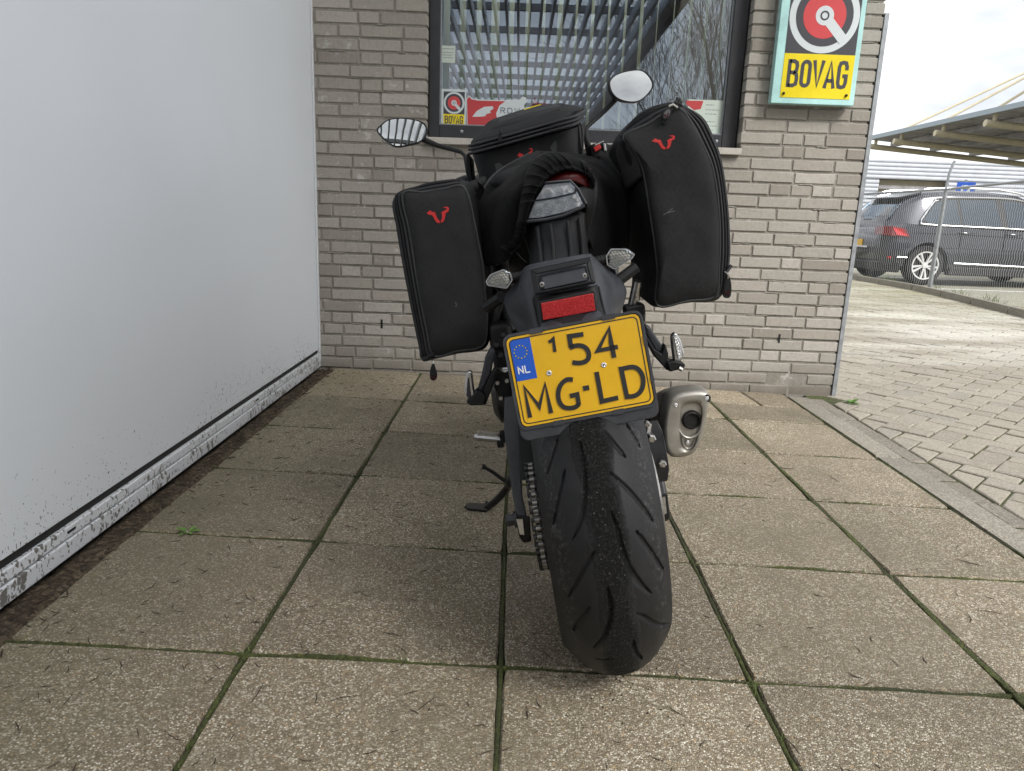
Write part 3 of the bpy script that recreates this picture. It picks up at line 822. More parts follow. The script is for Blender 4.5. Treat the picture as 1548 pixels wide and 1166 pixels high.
# weep holes
for x, y in ((1178, 512), (577, 490)):
    u, z = Wl(x, y); m = MB(); wbox(m, u-.0055, u+.0055, z-.024, z+.024, .0008, -.004); m.build('weep_hole', 'soot', bld, smooth=None)
# flat steel trim at the corner
tr = MB(); z0, z1 = -.06, Wl(1345, 20)[1]
wbox(tr, UE+.0015, UE+.024, z0, z1, .004, -.06); tr.build('corner_trim', 'zinc', bld, smooth=None, bevel=.002)
# window: frame, panes, sill, room
win = MB(); FO = -.07
g0, g1, gb = Wl(665, 100, FO)[0], Wl(1102, 100, FO)[0], Wl(880, 196, FO)[1]
f0, f1 = WU0+.002, WU1-.002-.0
wbox(win, f0, g0, WZ0+.002, WZ1, FO, FO-.07); wbox(win, g1, f1, WZ0+.002, WZ1, FO, FO-.07); wbox(win, g0, g1, WZ0+.002, gb, FO, FO-.07)
wbox(win, g0, g1, WZ1-.06, WZ1, FO, FO-.07)
wo_ = win.build('window', 'frame', bld, smooth=None, bevel=.004)
gl = MB(); gl.quad(wl(g0, gb, FO-.03), wl(g1, gb, FO-.03), wl(g1, WZ1-.06, FO-.03), wl(g0, WZ1-.06, FO-.03)); gl.build('pane', 'pane', wo_, smooth=None)
bd = MB()
for a in ((g0, g0+.006, gb, WZ1-.06), (g1-.006, g1, gb, WZ1-.06), (g0+.006, g1-.006, gb, gb+.006)): wbox(bd, *a, FO-.012, FO-.028)
bd.build('glazing_bead', 'zinc', wo_, smooth=None)
for u, z in ((Wl(698, 199, FO)), (Wl(1083, 214, FO))):
    m = MB(); c = wl(u, z, FO); m.lathe([(.0085, 0), (.0085, .004), (.006, .006)], c, -WN, 14); m.build('frame_button', 'zinc', wo_)
sl = MB(); wbox(sl, WU0-.008, WU1+.004, WZ0-.032, WZ0, .03, -.09); sl.build('sill', 'sill', wo_, smooth=None, bevel=.003)
rm = MB()
wbox(rm, -1.19, UE-.31, .05, .1, -.31, -4); wbox(rm, -1.19, UE-.31, 2.9, 2.95, -3.6, -4); wbox(rm, -1.19, UE-.31, .1, 2.9, -3.9, -4)  # ceiling left open under the added roof gap
rm.build('room', 'room', bld, smooth=None)
isl = MB(); wbox(isl, g0-.05, g1+.05, WZ0-.01, WZ0+.02, FO-.075, -.62); isl.build('bounce_board', 'sign_white', bld, smooth=None)  # white board added below the blind to bounce light up
ds = MB(); wbox(ds, -.6, .2, .74, .78, -.9, -1.7); wbox(ds, -.55, -.5, .1, .74, -.95, -1.6); wbox(ds, .1, .15, .1, .74, -.95, -1.6); wbox(ds, .4, .95, .1, 1.9, -2.2, -2.6); ds.build('counter', 'room', bld, smooth=None)

# vertical louvre blind behind the glass
bl = thing('vertical_blind', 'pale vertical louvre blind hanging behind the window glass', 'blind', wall((g0+g1)/2, 2.4, -.2)); bo = V(bl.location)
rb = random.Random(4); u = g0+.02; k = 0
while u < g1-.02:
    a = math.radians(77+rb.uniform(-4, 4)+(-9 if k in (3, 7, 12) else 0)+ (6 if u > .55 else 0)); d = WU*math.cos(a)+WN*math.sin(a); d.z = 0
    s_ = V((-d.y, d.x, 0)); m = MB(); rows = []
    zt, zb = 2.38, 1.30
    c = wall(u, 0, -.19)-bo; m.patch([[c+d*x+s_*.004*(1-(x/.045)**2)+V((0, 0, z)) for x in (-.045, -.02, 0, .02, .045)] for z in (zb, zt)], 1, 6)
    m.build('louvre', 'blind', bl, solid=.0007)
    u += .0835; k += 1
hr = MB(); hr.hexa([wall(g0, 2.38, -.17)-bo, wall(g1, 2.38, -.17)-bo, wall(g1, 2.38, -.21)-bo, wall(g0, 2.38, -.21)-bo], [wall(g0, 2.42, -.17)-bo, wall(g1, 2.42, -.17)-bo, wall(g1, 2.42, -.21)-bo, wall(g0, 2.42, -.21)-bo]); hr.build('head_rail', 'zinc', bl, smooth=None)

# ------------------------------------------------------------------ lettering and emblems
GL = {'B': [[(.0, 0), (0, 1)], [(0, .94), (.5, .94), (.8, .88), (.86, .76), (.8, .6), (.5, .53), (.1, .53)], [(.5, .53), (.84, .47), (.92, .3), (.86, .12), (.55, .06), (0, .06)]],
      'O': [arc(.5, .78, .42, .16, 0, 180, 8)+arc(.5, .22, .42, .16, 180, 360, 8)+[(.92, .78)]],
      'V': [[(0, 1), (.5, .03), (1, 1)]], 'A': [[(0, 0), (.5, .97), (1, 0)], [(.2, .27), (.8, .27)]],
      'G': [[(.92, .68), (.92, .8), (.78, .93), (.5, .95), (.2, .92), (.08, .78), (.08, .22), (.2, .07), (.5, .05), (.8, .08), (.92, .22), (.92, .46), (.52, .46)]],
      'R': [[(0, 0), (0, 1)], [(0, .94), (.6, .94), (.86, .8), (.84, .6), (.55, .5), (0, .5)], [(.45, .5), (.95, 0)]],
      'D': [[(0, 0), (0, 1)], [(0, .94), (.5, .94), (.85, .8), (.95, .5), (.85, .2), (.5, .06), (0, .06)]],
      'W': [[(0, 1), (.25, .03), (.5, .9), (.75, .03), (1, 1)]],
      'N': [[(0.06, 0), (.06, 1)], [(.0, .98), (.98, .02)], [(.94, 0), (.94, 1)]], 'L': [[(.06, 1), (.06, .05)], [(0, .05), (.9, .05)]],
      'P': [[(0, 0), (0, 1)], [(0, .93), (.6, .93), (.9, .8), (.9, .6), (.6, .46), (0, .46)]]}
def word(mb, txt, x, y, cw, ch, gap, wd, to3, h0, h1):
    for ch_ in txt:
        for s in GL[ch_]: stroke(mb, [(x+a*cw, y+b_*ch) for a, b_ in s], wd, to3, h0, h1)
        x += cw+gap
def garage_emblem(parent, to3, S, b0, dep, mats, cx, cy, yb, letters=True):
    """dark square, pale ring, red disc, lever and yellow nameplate; S = half the square's side"""
    e = dep
    q = MB(); poly(q, [(cx-S, cy-S), (cx+S, cy-S), (cx+S, cy+S), (cx-S, cy+S)], to3, b0, b0+e); q.build('emblem_field', mats[0], parent, smooth=None)
    q = MB(); disc(q, cx, cy, S*.985, to3, b0, b0+e*1.5, 48); q.build('pale_ring', mats[1], parent, smooth=None)
    q = MB(); disc(q, cx, cy, S*.805, to3, b0, b0+e*2, 48); q.build('dark_ring', mats[0], parent, smooth=None)
    q = MB(); disc(q, cx, cy, S*.60, to3, b0, b0+e*2.5, 48); q.build('red_disc', mats[2], parent, smooth=None)
    q = MB(); a = math.radians(-46); d = (math.cos(a), math.sin(a)); n = (-d[1], d[0]); hw = S*.135
    poly(q, [(cx+n[0]*hw, cy+n[1]*hw), (cx-n[0]*hw, cy-n[1]*hw), (cx-n[0]*hw+d[0]*S*.86, cy-n[1]*hw+d[1]*S*.86), (cx+n[0]*hw+d[0]*S*.86, cy+n[1]*hw+d[1]*S*.86)], to3, b0, b0+e*2.95)
    disc(q, cx, cy, S*.255, to3, b0, b0+e*3, 32); q.build('lever', mats[1], parent, smooth=None)
    q = MB(); stroke(q, arc(cx, cy, S*.105, S*.105, 0, 360, 24)[:-1], S*.045, to3, b0, b0+e*3.5, True); q.build('pivot_ring', mats[0], parent, smooth=None)
    q = MB(); poly(q, [(cx-S, yb), (cx+S, yb), (cx+S, cy-S-e), (cx-S, cy-S-e)], to3, b0, b0+e*1.6); q.build('name_field', mats[3], parent, smooth=None)
    H = cy-S-yb
    q = MB(); cw = S*.255; word(q, 'BOVAG', cx-S*.82, yb+H*.24, cw, H*.62, S*.095, S*.098, to3, b0, b0+e*2.6); q.build('lettering', mats[0], parent, smooth=None)
SGN = ['sign_grey', 'sign_white', 'sign_red', 'sign_yellow']
SO = .06
u0, u1 = Wl(1165, 157, SO)[0], Wl(1290, 160, SO)[0]; zb = Wl(1228, 158, SO)[1]
sg = thing('wall_sign', 'pale cyan box sign with red disc and yellow name field on the brick wall', 'sign', wall((u0+u1)/2, zb, .0)); so = V(sg.location)
def sgn(x, y, h=0): return wall(x, y, h)-so
q = MB(); poly(q, rrect(u0, zb, u1, zb+.74, .004, 2), sgn, .012, SO); q.build('sign_box', 'sign_box', sg, smooth=None, bevel=.003)
for k in ((u0+.05), (u1-.05)):
    q = MB(); poly(q, rrect(k-.02, zb+.1, k+.02, zb+.64, .003, 2), sgn, -.001, .0125); q.build('bracket', 'zinc', sg, smooth=None)
cx, cy = Wl(1246, 24, SO); y1 = Wl(1240, 82, SO)[1]; y0 = Wl(1230, 149, SO)[1]
garage_emblem(sg, sgn, cy-y1, SO, .0012, SGN, cx+.002, cy, y0)
for a in (-1, 1):
    q = MB(); c = sgn(cx+a*(cy-y1)*.9, y0+.018, SO+.002); q.lathe([(.006, 0), (.007, .004), (.0055, .009), (.002, .011)], c, -WN, 12); q.build('screw', 'soot', sg)

# ------------------------------------------------------------------ what is stuck inside the window
PO = FO-.034
def wprint(name, label, cat, pts, po=None):
    po = PO if po is None else po
    t = thing(name, label, cat, wall(*pts, po)); o = V(t.location)
    return t, (lambda x, y, h=0: wall(x, y, po+h)-o)
a = Wl(667, 192, PO); b_ = Wl(705, 136, PO)
t, f = wprint('window_sticker', 'small emblem sticker with yellow name field in the lower left corner of the window', 'sticker', (a[0], a[1]), FO-.0285)
q = MB(); poly(q, [(a[0], a[1]-.002), (b_[0], a[1]-.002), (b_[0], b_[1]), (a[0], b_[1])], f, -.001, 0); q.build('backing', 'sign_white', t, smooth=None)
S_ = (b_[0]-a[0])*.43; c = ((a[0]+b_[0])/2+.002, b_[1]-S_-.012)
garage_emblem(t, f, S_, 0, .0004, SGN, c[0], c[1], a[1]+.003)
a = Wl(706, 190, PO); b_ = Wl(797, 146, PO)
t, f = wprint('window_poster', 'red and white flag poster with a feather on the window', 'poster', a, FO-.0285)
def px(pts): return [Wl(x, y, PO) for x, y in pts]
q = MB(); poly(q, px([(706, 190), (705, 150), (709, 144.5), (714, 149), (722, 150.5), (760, 152), (785, 151), (790, 146.5), (795, 147.5), (797, 153), (792, 160), (797, 175), (800, 191)]), f, -.001, 0); q.build('backing', 'sign_white', t, smooth=None)
q = MB(); poly(q, px([(707, 189), (706, 151), (709, 146.5), (713, 150.5), (722, 152.5), (764, 153.5), (755, 160), (750, 172), (753, 189.5)]), f, -.001, .0004); q.build('red_field', 'flag_red', t, smooth=None)
q = MB(); poly(q, px([(714, 177), (721, 168), (732, 162), (745, 161), (746, 165), (741, 168), (742, 171), (735, 173), (734, 176), (726, 177)]), f, -.001, .0008); q.build('feather', 'sign_white', t, smooth=None)
a = Wl(757, 171.5, PO); b_ = Wl(758, 163, PO)
q = MB(); word(q, 'RDW', a[0], a[1], .024, b_[1]-a[1], .012, .005, f, -.001, .0008); q.build('lettering', 'text_grey', t, smooth=None)
a = Wl(667, 95, PO); b_ = Wl(688.5, 70, PO)
def notice(name, label, a, b_, lines, corner=None):
    t, f = wprint(name, label, 'notice', a, FO-.0285)
    q = MB(); poly(q, [(a[0], a[1]), (b_[0], a[1]), (b_[0], b_[1]), (a[0], b_[1])], f, -.001, 0); q.build('sheet', 'paper', t, smooth=None)
    w0, h0 = b_[0]-a[0], b_[1]-a[1]; rr = random.Random(len(label)); q = MB()
    for (x0, x1, y) in lines:
        x = x0
        while x < x1:
            l = rr.uniform(.03, .09); stroke(q, [(a[0]+x*w0, a[1]+y*h0), (a[0]+min(x+l, x1)*w0, a[1]+y*h0)], .0035, f, -.001, .0003); x += l+.02
    q.build('print', 'text_grey', t, smooth=None)
    if corner:
        q = MB(); poly(q, px(corner), f, -.001, .0006); q.build('red_corner', 'flag_red', t, smooth=None)
    return t
notice('notice', 'little pale notice on the left edge of the window glass', a, b_, [(.1, .9, .82), (.1, .9, .6), (.1, .8, .45), (.15, .85, .3)])
a = Wl(1036, 203, PO); b_ = Wl(1095, 152.5, PO)
notice('notice', 'pale notice with a red corner at the right of the window', a, b_, [(.5, .72, .86), (.5, .88, .72), (.5, .8, .6), (.55, .8, .38), (.5, .85, .26), (.5, .75, .14)], [(1037, 152.5), (1063, 153), (1059, 165), (1049, 167), (1037, 158)])
t, f = wprint('window_sticker', 'little red triangle sticker at the foot of the glass above the tank bag', 'sticker', Wl(804, 160, PO))
q = MB(); poly(q, px([(803, 161), (808, 147), (813, 155), (830, 157), (834, 166), (806, 168)]), f, -.001, 0); q.build('print', 'flag_red', t, smooth=None)

# ================================================================== WHITE DOOR WALL
DX = -1.053
dr = thing('sliding_door', 'large white panel door with a black seal and a mud-splashed bottom rail', 'door', (DX, 2, 0))
def db(x0, x1, y0, y1, z0, z1): return MB().box(((x0+x1)/2-DX, (y0+y1)/2-2, (z0+z1)/2), (x1-x0, y1-y0, z1-z0))
zr0, zr1, zs1 = gz(DX)+.004, .099, .121
db(DX-.06, DX-.004, -3, 3.858, zs1, 4.2).build('panel', 'panel', dr, smooth=None, bevel=.003)
db(DX-.05, DX-.012, -3, 3.872, zr1-.01, zs1+.001).build('seal', 'rubber', dr, smooth=None)
db(DX-.05, DX-.012, 3.857, 3.868, zs1, 4.2).build('seal', 'rubber', dr, smooth=None)
rl = db(DX-.06, DX, -3, 3.868, zr0+.045, zr1); rl.build('bottom_rail', 'rail', dr, smooth=None, bevel=.004)
db(DX-.06, DX+.003, -3, 3.8685, zr0, zr0+.042).build('bottom_rail', 'rail', dr, smooth=None, bevel=.003)
db(DX-.06, DX+.001, 3.869, 3.95, zr0, 4.2).build('door_post', 'rail', dr, smooth=None, bevel=.003)
for y in (1.62, 2.9):
    db(DX-.002, DX+.0015, y-.016, y+.016, .083, .089).build('drain_slot', 'rubber', dr, smooth=None)
db(-6, DX-.07, -3, 3.95, -.1, 4.2).build('hall', 'room', dr, smooth=None)
db(DX-.1, DX+.05, -3, 3.88, 4.2, 4.34).build('fascia', 'frame', dr, smooth=None)
#@@BACK

# ================================================================== BEYOND THE FENCE
# ------------------------------------------------------------------ chain-link fence
fe = thing('chain_link_fence', 'grey chain-link fence on slim steel posts in front of the parked car', 'fence', (6.36, 11.3, ZL)); fo = V(fe.location)
HT = 1.53
for y in (7.2, 11.3, 15.4):
    q = MB(); b0 = V((fx(y), y, ZL-.05))-fo; q.tube([b0, b0+V((0, 0, HT+.05))], .03, 12)
    q.tube([b0+V((0, 0, HT+.05)), b0+V((.01, .0, HT+.28)), b0+V((.06, 0, HT+.46))], .02, 8)
    q.build('post', 'zinc', fe)
q = MB(); q.tube([V((fx(y), y, ZL+HT))-fo for y in (7.2, 9.2, 11.3)], .018, 8); q.tube([V((fx(y), y, ZL+HT))-fo for y in (11.3, 13.4, 15.4)], .018, 8); q.build('top_rail', 'zinc', fe)
for z in (.06,):
    q = MB(); q.tube([V((fx(y), y, ZL+z))-fo for y in (7.2, 9.2, 11.3, 13.4, 15.4)], .003, 4); q.build('tension_wire', 'zinc', fe)
q = MB(); D = .060; n = int(8.2/D); nh = int(HT/(D/1.0))
v = []; f = []
for k in range(n):
    pts = []
    for j in range(nh+1):
        y = 7.2+k*D+(D/2+.004 if j % 2 else -.004-0)+D*.25; pts.append(V((fx(y)+(.004 if j % 2 else -.004), y, ZL+.03+j*(HT-.03)/nh))-fo)
    v0 = len(v)
    for p in pts:
        for a in range(3): v.append(p+V((math.cos(a*2.1)*.0020, math.sin(a*2.1)*.0020, 0)))
    for j in range(nh):
        for a in range(3): f.append((v0+j*3+a, v0+j*3+(a+1) % 3, v0+j*3+3+(a+1) % 3, v0+j*3+3+a))
q.add(v, f); o = q.build('wire_mesh', 'wire', fe, smooth=60); tag(o, kind='stuff')

# ------------------------------------------------------------------ parked car, seen from its rear right corner
pw = grd(1394, 430); CX0, CY0 = 7.2, 13.05
car = thing('parked_car', 'dark grey estate car parked behind the chain-link fence', 'car', (0, 0, 0))
cang = math.radians(3.5)
car.matrix_world = Matrix.Translation((CX0-.82*math.cos(cang), CY0-.82*math.sin(cang)+.0, ZL-.028)) @ Matrix.Rotation(cang, 4, 'Z') @ Matrix.Translation((0, .90, 0))
# local: x forward from the rear bumper, y left, near side is y = -0.9
def ringc(x, w_, zb, zt, tuck=.9):
    h = [(w_*.86, zb), (w_*.97, zb+.06), (w_, zb+.2), (w_*1.0, .62), (w_*.985, .8), (w_*.965, zt-.03), (w_*.9, zt)]
    return [V((x, -y, z)) for y, z in h]+[V((x, y, z)) for y, z in reversed(h)]
body = MB()
st = [(-.02, .70, .42, .80), (.03, .80, .36, .90), (.14, .88, .30, 1.0), (.4, .915, .26, 1.06), (.9, .92, .24, 1.05), (1.8, .92, .22, 1.03), (2.8, .92, .22, 1.01), (3.3, .92, .24, 1.0), (3.9, .90, .26, .95), (4.25, .86, .28, .88), (4.45, .76, .32, .78), (4.5, .62, .4, .7)]
body.loft([ringc(*a) for a in st])
bo_ = body.build('body', 'car_paint', car, smooth=50)
WX = (.82, 3.50); WR = .345
cut = MB()
for x in WX: cut.lathe([(WR+.055, -1.2), (WR+.055, 1.2)], (x, 0, WR), (0, 1, 0), 40)
co_ = cut.build('arch_cutter', 'car_black', car)
md = bo_.modifiers.new('arches', 'BOOLEAN'); md.object = co_; md.operation = 'DIFFERENCE'; md.solver = 'EXACT'
dg = bpy.context.evaluated_depsgraph_get(); dg.update()
me = bpy.data.meshes.new_from_object(bo_.evaluated_get(dg)); bo_.modifiers.clear(); bo_.data = me
me.set_sharp_from_angle(angle=math.radians(40))
bpy.data.objects.remove(co_)
# cabin
def ringr(x, wb, wr, zb, zr):
    h = [(wb, zb), (wb*.985, zb+.05), (wr+(wb-wr)*.18, zr-.13), (wr, zr-.05), (wr*.86, zr), (wr*.45, zr+.018)]
    return [V((x, -y, z)) for y, z in h]+[V((x, y, z)) for y, z in reversed(h)]
cab = MB()
cab.loft([ringr(.12, .78, .66, .96, 1.06), ringr(.28, .83, .64, .96, 1.28), ringr(.46, .86, .63, .97, 1.48), ringr(.74, .875, .665, .97, 1.60), ringr(1.2, .88, .685, .97, 1.645), ringr(1.9, .88, .68, .97, 1.65), ringr(2.5, .88, .68, .95, 1.60), ringr(2.85, .875, .69, .93, 1.48), ringr(3.2, .87, .74, .91, 1.24), ringr(3.5, .86, .80, .9, 1.04)])
cab.build('cabin', 'car_paint', car, smooth=50)
def sidey(x, z):                                   # the near flank of the cabin
    f_ = min(1, max(0, (z-1.0)/.52)); return -(.885+(.715-.885)*f_)
def spt(x, z, off): return V((x, sidey(x, z)-off, z))
wins = [[(.70, 1.14), (.92, 1.42), (1.04, 1.47), (1.30, 1.49), (1.36, 1.07), (.78, 1.075)],
        [(1.42, 1.068), (1.36, 1.49), (2.02, 1.505), (2.12, 1.05)],
        [(2.24, 1.045), (2.16, 1.505), (2.45, 1.48), (2.75, 1.38), (3.12, 1.16), (3.2, 1.03)]]
for k, p in enumerate(wins):
    q = MB(); q.prism([spt(x, z, .006) for x, z in p], (0, .012, 0)); q.build('side_window', 'car_glass', car, smooth=None)
q = MB(); q.prism([spt(x, z, .003) for x, z in [(.66, 1.12), (.9, 1.44), (1.04, 1.50), (2.05, 1.53), (2.5, 1.50), (2.8, 1.40), (3.2, 1.17), (3.27, 1.0), (.76, 1.045)]], (0, .01, 0)); q.build('window_surround', 'car_black', car, smooth=None)
q = MB(); q.tube([spt(p.x, p.y, .012) for p in curve([V((x, z, 0)) for x, z in [(3.30, 1.0), (2.2, 1.03), (.80, 1.05), (.65, 1.10), (.70, 1.20), (.9, 1.45), (1.04, 1.515), (2.05, 1.545), (2.5, 1.515), (2.85, 1.41), (3.25, 1.18)]], 70)], .013, 6); q.build('chrome_trim', 'chrome', car)
for s in (-1, 1):
    q = MB(); q.tube([(.62, s*.66, 1.60), (.80, s*.665, 1.665), (1.4, s*.66, 1.70), (2.1, s*.655, 1.695), (2.5, s*.655, 1.64), (2.62, s*.66, 1.58)], .018, 8); q.build('roof_rail', 'chrome', car)
q = MB(); q.patch([[V((.135+.04*abs(y), y, 1.10)) for y in (-.66, -.35, 0, .35, .66)], [V((.265+.05*abs(y), y, 1.29)) for y in (-.62, -.35, 0, .35, .62)], [V((.41+.05*abs(y), y, 1.45)) for y in (-.57, -.35, 0, .35, .57)]], 4, 6); q.build('rear_window', 'car_glass', car, solid=.006)
q = MB(); q.hexa([V((.36, -.56, 1.49)), V((.36, .56, 1.49)), V((.72, .62, 1.57)), V((.72, -.62, 1.57))], [V((.35, -.55, 1.515)), V((.35, .55, 1.515)), V((.72, .62, 1.612)), V((.72, -.62, 1.612))]); q.build('roof_spoiler', 'car_paint', car, bevel=.012)
# lamps wrap round the corner
q = MB(); pts = [(.02, -.55, .99), (.03, -.80, 1.0), (.13, -.905, 1.0), (.34, -.93, .97)]; pb = [(.0, -.55, .86), (.01, -.82, .85), (.11, -.925, .84), (.44, -.936, .83)]
q.loft([[V(a), V(b_), V(b_)+V((.03, .03, 0)), V(a)+V((.03, .03, 0))] for a, b_ in zip(pts, pb)]); q.build('tail_lamp', 'tail_dark', car, smooth=30)
q = MB(); pts = [(.125, -.912, .985), (.27, -.938, .965)]; pb = [(.20, -.936, .86), (.41, -.943, .84)]
q.loft([[V(a), V(b_), V(b_)+V((.0, .02, 0)), V(a)+V((.0, .02, 0))] for a, b_ in zip(pts, pb)]); q.build('brake_light', 'tail_red', car, smooth=30)
q = MB(); q.box((-.026, .0, .70), (.02, .52, .115)); q.build('number_plate', 'plate_yellow', car, smooth=None)
q = MB(); q.box((-.035, -.02, .63), (.03, .9, .03)); q.build('plate_trim', 'chrome', car, smooth=None)
q = MB(); q.box((.14, -.885, .47), (.02, .14, .035)); q.build('bumper_reflector', 'tail_red', car, smooth=None)
q = MB(); q.tube([(.27, -.93, .48), (.45, -.934, .475)], .011, 6); q.build('bumper_trim', 'chrome', car)
q = MB(); q.tube([(1.32, -.928, .40), (2.2, -.930, .385), (3.0, -.928, .37)], .016, 6); q.build('sill_trim', 'chrome', car)
q = MB(); q.hexa([V((1.24, -.935, .19)), V((3.06, -.935, .19)), V((3.06, -.8, .19)), V((1.24, -.8, .19))], [V((1.26, -.93, .34)), V((3.04, -.93, .33)), V((3.04, -.8, .33)), V((1.26, -.8, .34))]); q.build('sill_cladding', 'car_black', car, smooth=None, bevel=.02)
q = MB(); q.hexa([V((-.045, -.72, .22)), V((-.045, .72, .22)), V((.4, .86, .2)), V((.4, -.86, .2))], [V((-.05, -.74, .40)), V((-.05, .74, .40)), V((.35, .925, .40)), V((.35, -.925, .40))]); q.build('rear_bumper', 'car_black', car, bevel=.03)
for x, z in ((1.34, .93), (2.22, .93)):
    q = MB(); q.tube([(x, -.93, z), (x+.05, -.955, z), (x+.17, -.955, z-.005), (x+.22, -.93, z-.005)], .013, 6); q.build('door_handle', 'car_paint', car)
for pts in ([(1.40, .36), (1.38, .7), (1.40, 1.05)], [(2.19, .34), (2.18, .7), (2.2, 1.03)], [(.55, .905), (1.4, .90), (2.2, .885), (3.2, .87)], [(.45, .66), (1.3, .66), (2.2, .645), (3.1, .63)]):
    q = MB(); q.tube([(x, -(.92*(.99 if z > .75 else 1.0))-.001, z) for x, z in pts], .0045, 5); q.build('body_seam', 'soot', car)
for sx_, s in ((0, -1), (1, -1), (0, 1), (1, 1)):
    x = WX[sx_]; cy = s*.80
    wh = thing('wheel', None, None); wh.parent = car; wh.location = (x, cy, WR)
    q = MB(); q.lathe([(.23, -.1), (.30, -.112), (.335, -.095), (WR, -.06), (WR, .06), (.335, .095), (.30, .112), (.23, .1)], (0, 0, 0), (0, 1, 0), 40, caps=False); q.build('tyre', 'car_tyre', wh)
    q = MB(); q.lathe([(.232, s*.085), (.238, s*.100), (.222, s*.102), (.21, s*.06), (.02, s*.03)], (0, 0, 0), (0, 1, 0), 40, caps=False); q.build('rim', 'car_black', wh)
    q = MB(); q.lathe([(.246, s*.095), (.246, s*.108), (.224, s*.106), (.224, s*.095)], (0, 0, 0), (0, 1, 0), 40, caps=False)
    for k in range(10):
        a = k*PI/5+(.12 if k % 2 else -.12)
        d = V((math.cos(a), 0, math.sin(a))); n_ = V((-d.z, 0, d.x))
        q.hexa([d*.04-n_*.014+V((0, s*.07, 0)), d*.228-n_*.022+V((0, s*.07, 0)), d*.228+n_*.022+V((0, s*.07, 0)), d*.04+n_*.014+V((0, s*.07, 0))],
               [d*.04-n_*.010+V((0, s*.09, 0)), d*.228-n_*.017+V((0, s*.105, 0)), d*.228+n_*.017+V((0, s*.105, 0)), d*.04+n_*.010+V((0, s*.09, 0))])
    q.lathe([(.055, s*.07), (.05, s*.1), (.02, s*.104)], (0, 0, 0), (0, 1, 0), 20); q.build('spokes', 'alloy', wh, smooth=30)
q = MB(); q.box((2.2, 0, .33), (3.6, 1.2, .2)); q.build('underbody', 'soot', car, smooth=None)
for y in (-.36, .36):
    q = MB(); q.box((2.05, y, 1.05), (.16, .5, .6)); q.box((2.03, y, 1.42), (.1, .26, .18)); q.box((1.0, y, 1.05), (.14, .6, .5)); q.build('car_seat', 'car_black', car, bevel=.05)
for s in (-1, 1):
    q = MB(); q.tube([(2.95, s*.86, 1.02), (2.97, s*.98, 1.05)], .02, 6); q.box((2.98, s*1.03, 1.09), (.1, .2, .14)); q.build('door_mirror', 'car_paint', car, bevel=.03)

# ------------------------------------------------------------------ parking sign, white shed, steel canopy
py_ = 16.3; pc = atY(1459, 290, py_)
ps = thing('parking_sign', 'blue parking sign just above the parked car roof', 'sign', (pc.x, py_, ZL))
zz = pc.z-ZL
q = MB(); q.tube([(0, .03, -.05), (0, .03, zz+.25)], .03, 8); q.build('post', 'zinc', ps)
q = MB(); q.box((0, 0, zz), (.40, .012, .40)); q.build('plate', 'p_blue', ps, smooth=None, bevel=.004)
q = MB(); word(q, 'P', -.075, zz-.13, .16, .26, 0, .045, lambda x, y, h=0: V((x, -.0065-h, y)), 0, .002); q.build('letter', 'sign_white', ps, smooth=None)

SY = 31.0
zt = atY(1430, 243, SY).z; zm = atY(1370, 272, SY).z
sh = thing('corrugated_shed', 'white corrugated steel shed with an open bay behind the canopy', 'building', (12, SY, ZL)); sho = V(sh.location)
x0, xm, x1 = 10.0, atY(1433, 280, SY).x, 42.0
def corr(mb, xa, xb, za, zb_, y, pitch=.155):
    n = int((zb_-za)/pitch*4); pr = [0, .05, .055, .05]
    for k in range(n):
        z0, z1_ = za+(zb_-za)*k/n, za+(zb_-za)*(k+1)/n; o0, o1 = pr[k % 4], pr[(k+1) % 4]
        mb.quad(V((xa, y-o0, z0))-sho, V((xb, y-o0, z0))-sho, V((xb, y-o1, z1_))-sho, V((xa, y-o1, z1_))-sho)
q = MB(); corr(q, x0, x1, zm, zt, SY); q.build('wall_sheet', 'corrugated', sh, smooth=60)
q = MB(); corr(q, xm, x1, ZL-.1, zm-.003, SY+.0); q.build('wall_sheet', 'corrugated', sh, smooth=60)
xc = atY(1321, 300, SY).x
q = MB(); corr(q, x0, xc+.1, ZL-.1, zm-.003, SY); q.build('wall_sheet', 'corrugated', sh, smooth=60)
q = MB(); q.box(V(((x0+x1)/2, SY+6, zt-.05))-sho, (x1-x0, 11.8, .1)); q.build('roof', 'zinc', sh, smooth=None)
q = MB(); q.box(V(((x0+x1)/2, SY+11.5, (zt+ZL)/2))-sho, (x1-x0, .1, zt-ZL-.2)); q.build('back_wall', 'beam', sh, smooth=None)
q = MB(); q.box(V(((xc+xm)/2, SY+.5, (zm+ZL)/2))-sho, (xm-xc+3, .1, zm-ZL)); q.build('bay_wall', 'beam', sh, smooth=None)
for z, c, d in ((zm-.30, 'roofing', .3), (zm-.62, 'corrugated', .3), (zm-1.05, 'roofing', .3)):
    q = MB(); q.box(V(((xc+xm)/2, SY+d, z))-sho, (xm-xc+1, .2, .14)); q.build('bay_beam', c, sh, smooth=None)

RX = 11.2
def edge(x, y): return hit(x, y, V((RX, 0, 0)), V((1, 0, 0)))
e0, e1 = edge(1318, 210), edge(1548, 152)
cn = thing('steel_canopy', 'grey sheet roof on beige steel beams hung from beige rods, beyond the car park', 'canopy', (RX, 20, ZL)); cno = V(cn.location)
ZE = (e0.z+e1.z)/2; SLP = -.075; YA, YB = 12.5, e0.y+.5; LX = 9.5
def rfp(x, y, dz=0): return V((x, y, ZE+(x-RX)*SLP+dz))-cno
q = MB(); n = int((YB-YA)/.09); rows = []
for k in range(n+1):
    y = YA+(YB-YA)*k/n; dz = .02 if k % 4 in (0, 1) else -.02; rows.append([rfp(RX, y, dz), rfp(RX+LX, y, dz)])
q.add([p for r in rows for p in r], [(k*2, k*2+1, k*2+3, k*2+2) for k in range(n)]); q.build('roof_sheet', 'roofing', cn, smooth=None, solid=.004)
